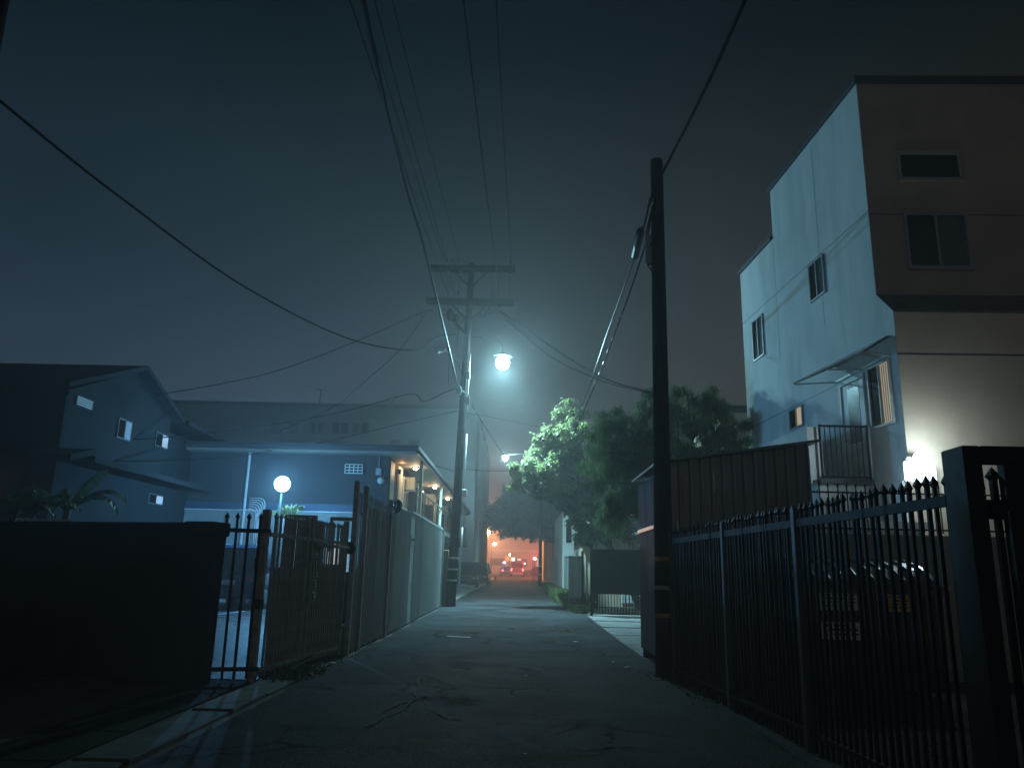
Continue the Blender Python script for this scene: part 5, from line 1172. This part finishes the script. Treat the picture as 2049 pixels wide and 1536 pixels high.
# floodlight on the front wall behind the pickets
w = atY(1852, 926, 14.6)
t = T('floodlight', 'glaring blue-white floodlight low on the apartment wall behind the pickets', 'floodlight', (w[0], 14.85, w[2]))
b = B(); b.bbox((-.22, .02, -.02), (.22, .2, .16), .02); t.part('housing', b, M_GREY)
b = B(); b.bbox((-.30, -.05, -.32), (.30, .018, .06), .02); t.part('lens', b, emis('flood_glow', (.60, .86, 1.), 5)); b = B(); b.sphere((0, -.03, .1), .12, 12, 8, (1, .8, 1.3)); t.part('reflector', b, emis('flood_glow', (.60, .86, 1.), 5), smooth=True)  # glowing box and ball oversized, shaped like the glare around the lamp
t.light('POINT', (0.02, -.38, .16), 72, (.62, .87, 1.), .10, world=False)
# neighbour building glimpsed between tree and apartments
t = T('back_house', 'plain brown wall and small roof just left of the apartment building', 'building', (7.6, 30, 0))
b = B(); b.box((6.95, 26, 0), (12, 34, 7.1)); t.part('wall', b, M_STUC_T, world=True)
b = B(); b.box((6.7, 25.8, 7.102), (12.2, 34.2, 7.3)); t.part('roof', b, M_TRIM, world=True)

# ================================================================== TREES
def leaves(centers, n, Lf, Wf, droop, seed, flat=.5):
    R = np.random.default_rng(seed); C = np.array([c[:3] for c in centers]); rad = np.array([c[3] for c in centers]); pr = rad ** 2.2; pr /= pr.sum()
    idx = R.choice(len(C), n, p=pr); d = R.normal(size=(n, 3)); d /= np.linalg.norm(d, axis=1)[:, None]
    # clump sub-centres on the shell of each lobe
    sub = []
    for c, r_ in zip(C, rad):
        k = max(6, int(r_ * r_ * 26)); dd = R.normal(size=(k, 3)); dd /= np.linalg.norm(dd, axis=1)[:, None]; dd[:, 2] *= .8
        sub.append(c + dd * r_ * R.uniform(.55, 1.05, (k, 1)))
    ks = np.array([len(s) for s in sub]); pick = (R.random(n) * ks[idx]).astype(int)
    base = np.array([sub[i][j] for i, j in zip(idx, pick)])
    P = base + R.normal(size=(n, 3)) * np.array([.17, .17, .13]) * (rad[idx, None] * .35 + .5)
    th = R.uniform(0, 2 * math.pi, n); el = R.uniform(-droop - .5, -droop + .6, n)
    ax = np.stack([np.cos(th) * np.cos(el), np.sin(th) * np.cos(el), np.sin(el)], 1)
    sd = np.stack([-np.sin(th), np.cos(th), R.uniform(-flat, flat, n)], 1); sd /= np.linalg.norm(sd, axis=1)[:, None]
    s_ = R.uniform(.6, 1.25, n)[:, None]; L_ = Lf * s_; W_ = Wf * s_
    nrm = np.cross(ax, sd)
    v0 = P; v1 = P + ax * L_ * .45 + sd * W_ / 2 + nrm * W_ * .15; v2 = P + ax * L_ + np.array([0, 0, -1]) * L_ * .12; v3 = P + ax * L_ * .45 - sd * W_ / 2 + nrm * W_ * .15
    V = np.stack([v0, v1, v2, v3], 1).reshape(-1, 3)
    i0 = np.arange(n) * 4; F_ = np.concatenate([np.stack([i0, i0 + 1, i0 + 2], 1), np.stack([i0, i0 + 2, i0 + 3], 1)])
    return V, F_
def tree(name, label, base, trunk, blobs, n, Lf, Wf, droop, leafmat, seed, flat=.5):
    t = T(name, label, 'tree', base)
    b = B(); b.tube(spline(trunk, 5), list(np.linspace(.19, .08, (len(trunk) - 1) * 5 + 1)), 9); t.part('trunk', b, M_BARK, world=True, smooth=True)
    b = B(); R = random.Random(seed); mid = np.array(trunk[len(trunk) // 2])
    for c in blobs:
        c3 = np.array(c[:3]); s0 = np.array(trunk[-1]) if R.random() < .6 else mid
        b.tube(spline([s0, (s0 + c3) / 2 + np.array([R.uniform(-.2, .2), R.uniform(-.2, .2), .25]), c3], 4), list(np.linspace(.06, .018, 9)), 5)
        for k in range(3):
            e_ = c3 + np.array([R.uniform(-1, 1), R.uniform(-1, 1), R.uniform(-.6, .9)]) * c[3] * .8; b.tube([c3, (c3 + e_) / 2 + np.array([0, 0, .08]), e_], [.022, .014, .006], 4)
    t.part('limbs', b, M_BARK, world=True, smooth=True)
    V, F_ = leaves(blobs, n, Lf, Wf, droop, seed, flat); V = V - np.array(base)
    me = bpy.data.meshes.new('crown'); me.from_pydata(V.tolist(), [], F_.tolist()); me.update(); me.materials.append(leafmat)
    o = bpy.data.objects.new('crown', me); link(o); o.parent = t.o; o['kind'] = 'stuff'
    return t
def bl(px, py, Y_, rpx): a = atY(px, py, Y_); return (a[0], a[1], a[2], rpx * Y_ / 1540)
blobs1 = [bl(1050, 930, 34.4, 26), bl(1078, 905, 34.9, 28), bl(1110, 870, 34.4, 30), bl(1140, 830, 34.9, 28), bl(1150, 862, 33.9, 34), bl(1100, 935, 33.9, 34), bl(1140, 915, 34.4, 40), bl(1060, 962, 34.9, 20), bl(1040, 968, 34.4, 15), bl(1085, 975, 34.4, 28), bl(1125, 980, 33.9, 36), bl(1170, 950, 34.4, 40), bl(1185, 1000, 34.4, 44), bl(1150, 1030, 34.4, 28), bl(1190, 1045, 34.4, 36), bl(1225, 1040, 33.4, 36), bl(1165, 1075, 34.4, 22), bl(1210, 885, 34.4, 40), bl(1240, 985, 33.9, 50), bl(1250, 1060, 33.4, 26), bl(1143, 806, 34.9, 12), bl(1122, 826, 34.9, 14), bl(1085, 880, 34.4, 14)]
tree('broadleaf_tree', 'pale green broad-leaved tree overhanging the alley below the lamp glow', (5.4, 34.8, .11), [(5.4, 34.8, .11), (4.9, 34.7, 1.2), (4.1, 34.6, 2.6), (3.4, 34.5, 4.1), (2.9, 34.4, 5.4)], blobs1, 21000, .21, .13, .6, M_LEAF1, 3)
blobs2 = [bl(1215, 860, 25, 34), bl(1205, 930, 25.5, 40), bl(1235, 990, 25, 44), bl(1190, 900, 26, 26), bl(1225, 845, 24.5, 36), bl(1262, 835, 24.5, 34), bl(1300, 800, 24, 30), bl(1330, 830, 24, 40), bl(1375, 790, 24, 26), bl(1390, 830, 24, 44), bl(1425, 785, 24, 22), bl(1440, 830, 24, 36), bl(1470, 850, 23.5, 30), bl(1480, 895, 23.5, 26), bl(1440, 890, 24, 44), bl(1390, 890, 24, 50), bl(1330, 890, 24, 54), bl(1270, 890, 24, 50), bl(1225, 905, 24, 42), bl(1300, 940, 24, 50), bl(1260, 950, 24.5, 44), bl(1360, 925, 24, 50), bl(1200, 870, 25, 26), bl(1497, 880, 23.5, 12), bl(1350, 775, 24, 18), bl(1240, 1030, 24.5, 40), bl(1290, 1000, 24.5, 44)]
tree('willowy_tree', 'dark green tree with drooping narrow leaves behind the corrugated shed', (5.6, 24.3, .03), [(5.6, 24.3, .03), (5.4, 24.3, 1.6), (5.1, 24.2, 3.1), (4.9, 24.2, 4.6)], blobs2, 33000, .24, .034, 1.05, M_LEAF2, 5, .9)
blobs3 = [(x, y, z, r_) for x, y, z, r_ in ((-1.6, 92, 8.2, 2.3), (.6, 90, 8.0, 2.6), (2.8, 91, 8.0, 2.6), (5, 91, 8.2, 2.8), (-.4, 91, 10.2, 2.1), (2, 91, 10.3, 2.4), (4.4, 92, 10.6, 2.4), (-2.8, 93, 7.6, 1.5), (7, 92, 9, 3), (1.5, 90, 6.6, 1.8), (-.9, 90, 6.4, 1.4), (3.9, 90, 6.2, 1.6))]
tree('street_tree', 'huge dark tree silhouette arching over the far end of the alley', (6.2, 91, .5), [(6.2, 91, .5), (6, 91, 3), (5.4, 91, 5.5), (4, 91, 7)], blobs3, 22000, .5, .3, .4, M_LEAF3, 9)
# pale trunk shoot behind weeds is part of tree one; weeds along the right fence
def tufts(spots, n, h, seed, name, lab, m=M_GRASS):
    R = np.random.default_rng(seed); b = B()
    for (x0, y0, x1, y1, k, hs) in spots:
        for i in range(k):
            t_ = R.random(); x = x0 + (x1 - x0) * t_ + R.normal() * .16; y = y0 + (y1 - y0) * t_ + R.normal() * .25; th = R.uniform(0, 6.28); hh = hs * R.uniform(.4, 1.1); z = gz(y); w = .012 + .012 * R.random(); l = hh * R.uniform(.2, .8)
            dx_, dy_ = math.cos(th), math.sin(th)
            b._add([(x - dy_ * w, y + dx_ * w, z), (x + dy_ * w, y - dx_ * w, z), (x + dx_ * l * .4 + dy_ * w * .7, y + dy_ * l * .4 - dx_ * w * .7, z + hh * .7), (x + dx_ * l, y + dy_ * l, z + hh * .8)], [(0, 1, 2), (0, 2, 3)])
    a = np.array(b.v); c = np.array([a[:, 0].mean(), a[:, 1].mean(), a[:, 2].min()]); b.v = [tuple(v) for v in a - c]
    o = bpy.data.objects.new(name, b.data(name, m)); link(o); o.location = c; o['kind'] = 'stuff'; o['label'] = lab; o['category'] = 'grass'; return o
tufts([(2.55, 34.3, 2.45, 60, 5200, .75), (2.6, 34, 2.5, 40, 2500, .5), (2.5, 31.2, 2.65, 35, 1700, .35), (2.3, 38, 2.25, 52, 1500, .3)], 0, 0, 4, 'weeds', 'overgrown weeds along the foot of the corrugated fence on the right')
tufts([(-3.5, 11.8, -3.3, 12.6, 420, .15), (-3.3, 12.4, -3.2, 15.4, 160, .05)], 0, 0, 6, 'weeds', 'small patch of grass at the foot of the open motel gate', mat('green_grass', (.06, .11, .02), .6, var=.4))
tufts([(2.35, 13.0, 2.3, 13.6, 120, .05), (2.62, 12.4, 2.7, 10, 140, .07)], 0, 0, 8, 'weeds', 'sparse weeds around the foot of the right pole', mat('green_grass', (.06, .11, .02), .6, var=.4))
# litter
for i, (px, py, s_) in enumerate(((1228, 1328, .05), (1052, 1356, .035), (1256, 1340, .09), (1152, 1287, .08), (1050, 1515, .02), (665, 1331, .07), (1180, 1230, .10))):
    g_ = gnd(px, py); b = B(); z0 = gz(g_[1]) + .032
    pts = [(g_[0] + s_ * math.cos(t_) * random.uniform(.6, 1.2), g_[1] + s_ * math.sin(t_) * random.uniform(.6, 1.2), z0 + random.uniform(0, s_ * .35)) for t_ in np.linspace(0, 5.2, 6)]
    b._add(pts + [(g_[0], g_[1], z0 + s_ * .4)], [(k, (k + 1) % 6, 6) for k in range(6)])
    lab = ['crumpled white scrap in the crack right of the alley centre', 'tiny white scrap in the middle of the foreground asphalt', 'flat torn scrap near the foot of the right pole', 'thin pale scrap on the asphalt left of the driveway corner', 'tiny pale speck of litter at the bottom of the frame', 'flat pale scrap at the foot of the open motel gate', 'white scrap lying by the weeds near the black gate'][i]
    solo('paper_litter', b, M_PAPER, lab, 'litter', 'scraps of litter on the alley')

# ================================================================== STREET LAMP BEHIND THE CAMERA (the warm one that lights the near fences)
t = T('street_lamp', 'warm sodium street lamp on a pole behind the viewpoint', 'street lamp', (1.6, -16, 0))
b = B(); b.tube([(0, 0, 0), (0, 0, 7.5)], [.12, .08], 10); b.tube([(0, 0, 7.5), (1.4, 0, 7.9)], .05, 8); t.part('pole', b, M_GALV)
b = B(); b.sphere((1.6, 0, 7.95), .3, 12, 8, (1.3, .7, .4)); t.part('lamp_head', b, M_GREY, smooth=True)
b = B(); b.sphere((1.6, 0, 7.83), .15, 12, 8); t.part('lens', b, emis('warm_lens', (1, .6, .3), 8), smooth=True)
t.light('POINT', (1.6, 0, 7.6), 230, (1, .72, .48), .12, world=False)

# ================================================================== HAZE
hz = B(); hz.box((-75, -35, -1.5), (80, 215, 18.4))
HM = bpy.data.materials.new('haze_volume'); HM.use_nodes = True; nt = HM.node_tree; nt.nodes.clear()
ho_ = nt.nodes.new('ShaderNodeOutputMaterial'); pv_ = nt.nodes.new('ShaderNodeVolumePrincipled')
pv_.inputs['Color'].default_value = (1, .95, .93, 1); pv_.inputs['Density'].default_value = .0035; pv_.inputs['Anisotropy'].default_value = .5
nt.links.new(pv_.outputs[0], ho_.inputs['Volume'])
o = bpy.data.objects.new('haze', hz.data('haze', HM)); link(o); o['kind'] = 'stuff'; o['label'] = 'thin night fog filling the alley'
o['category'] = 'haze'
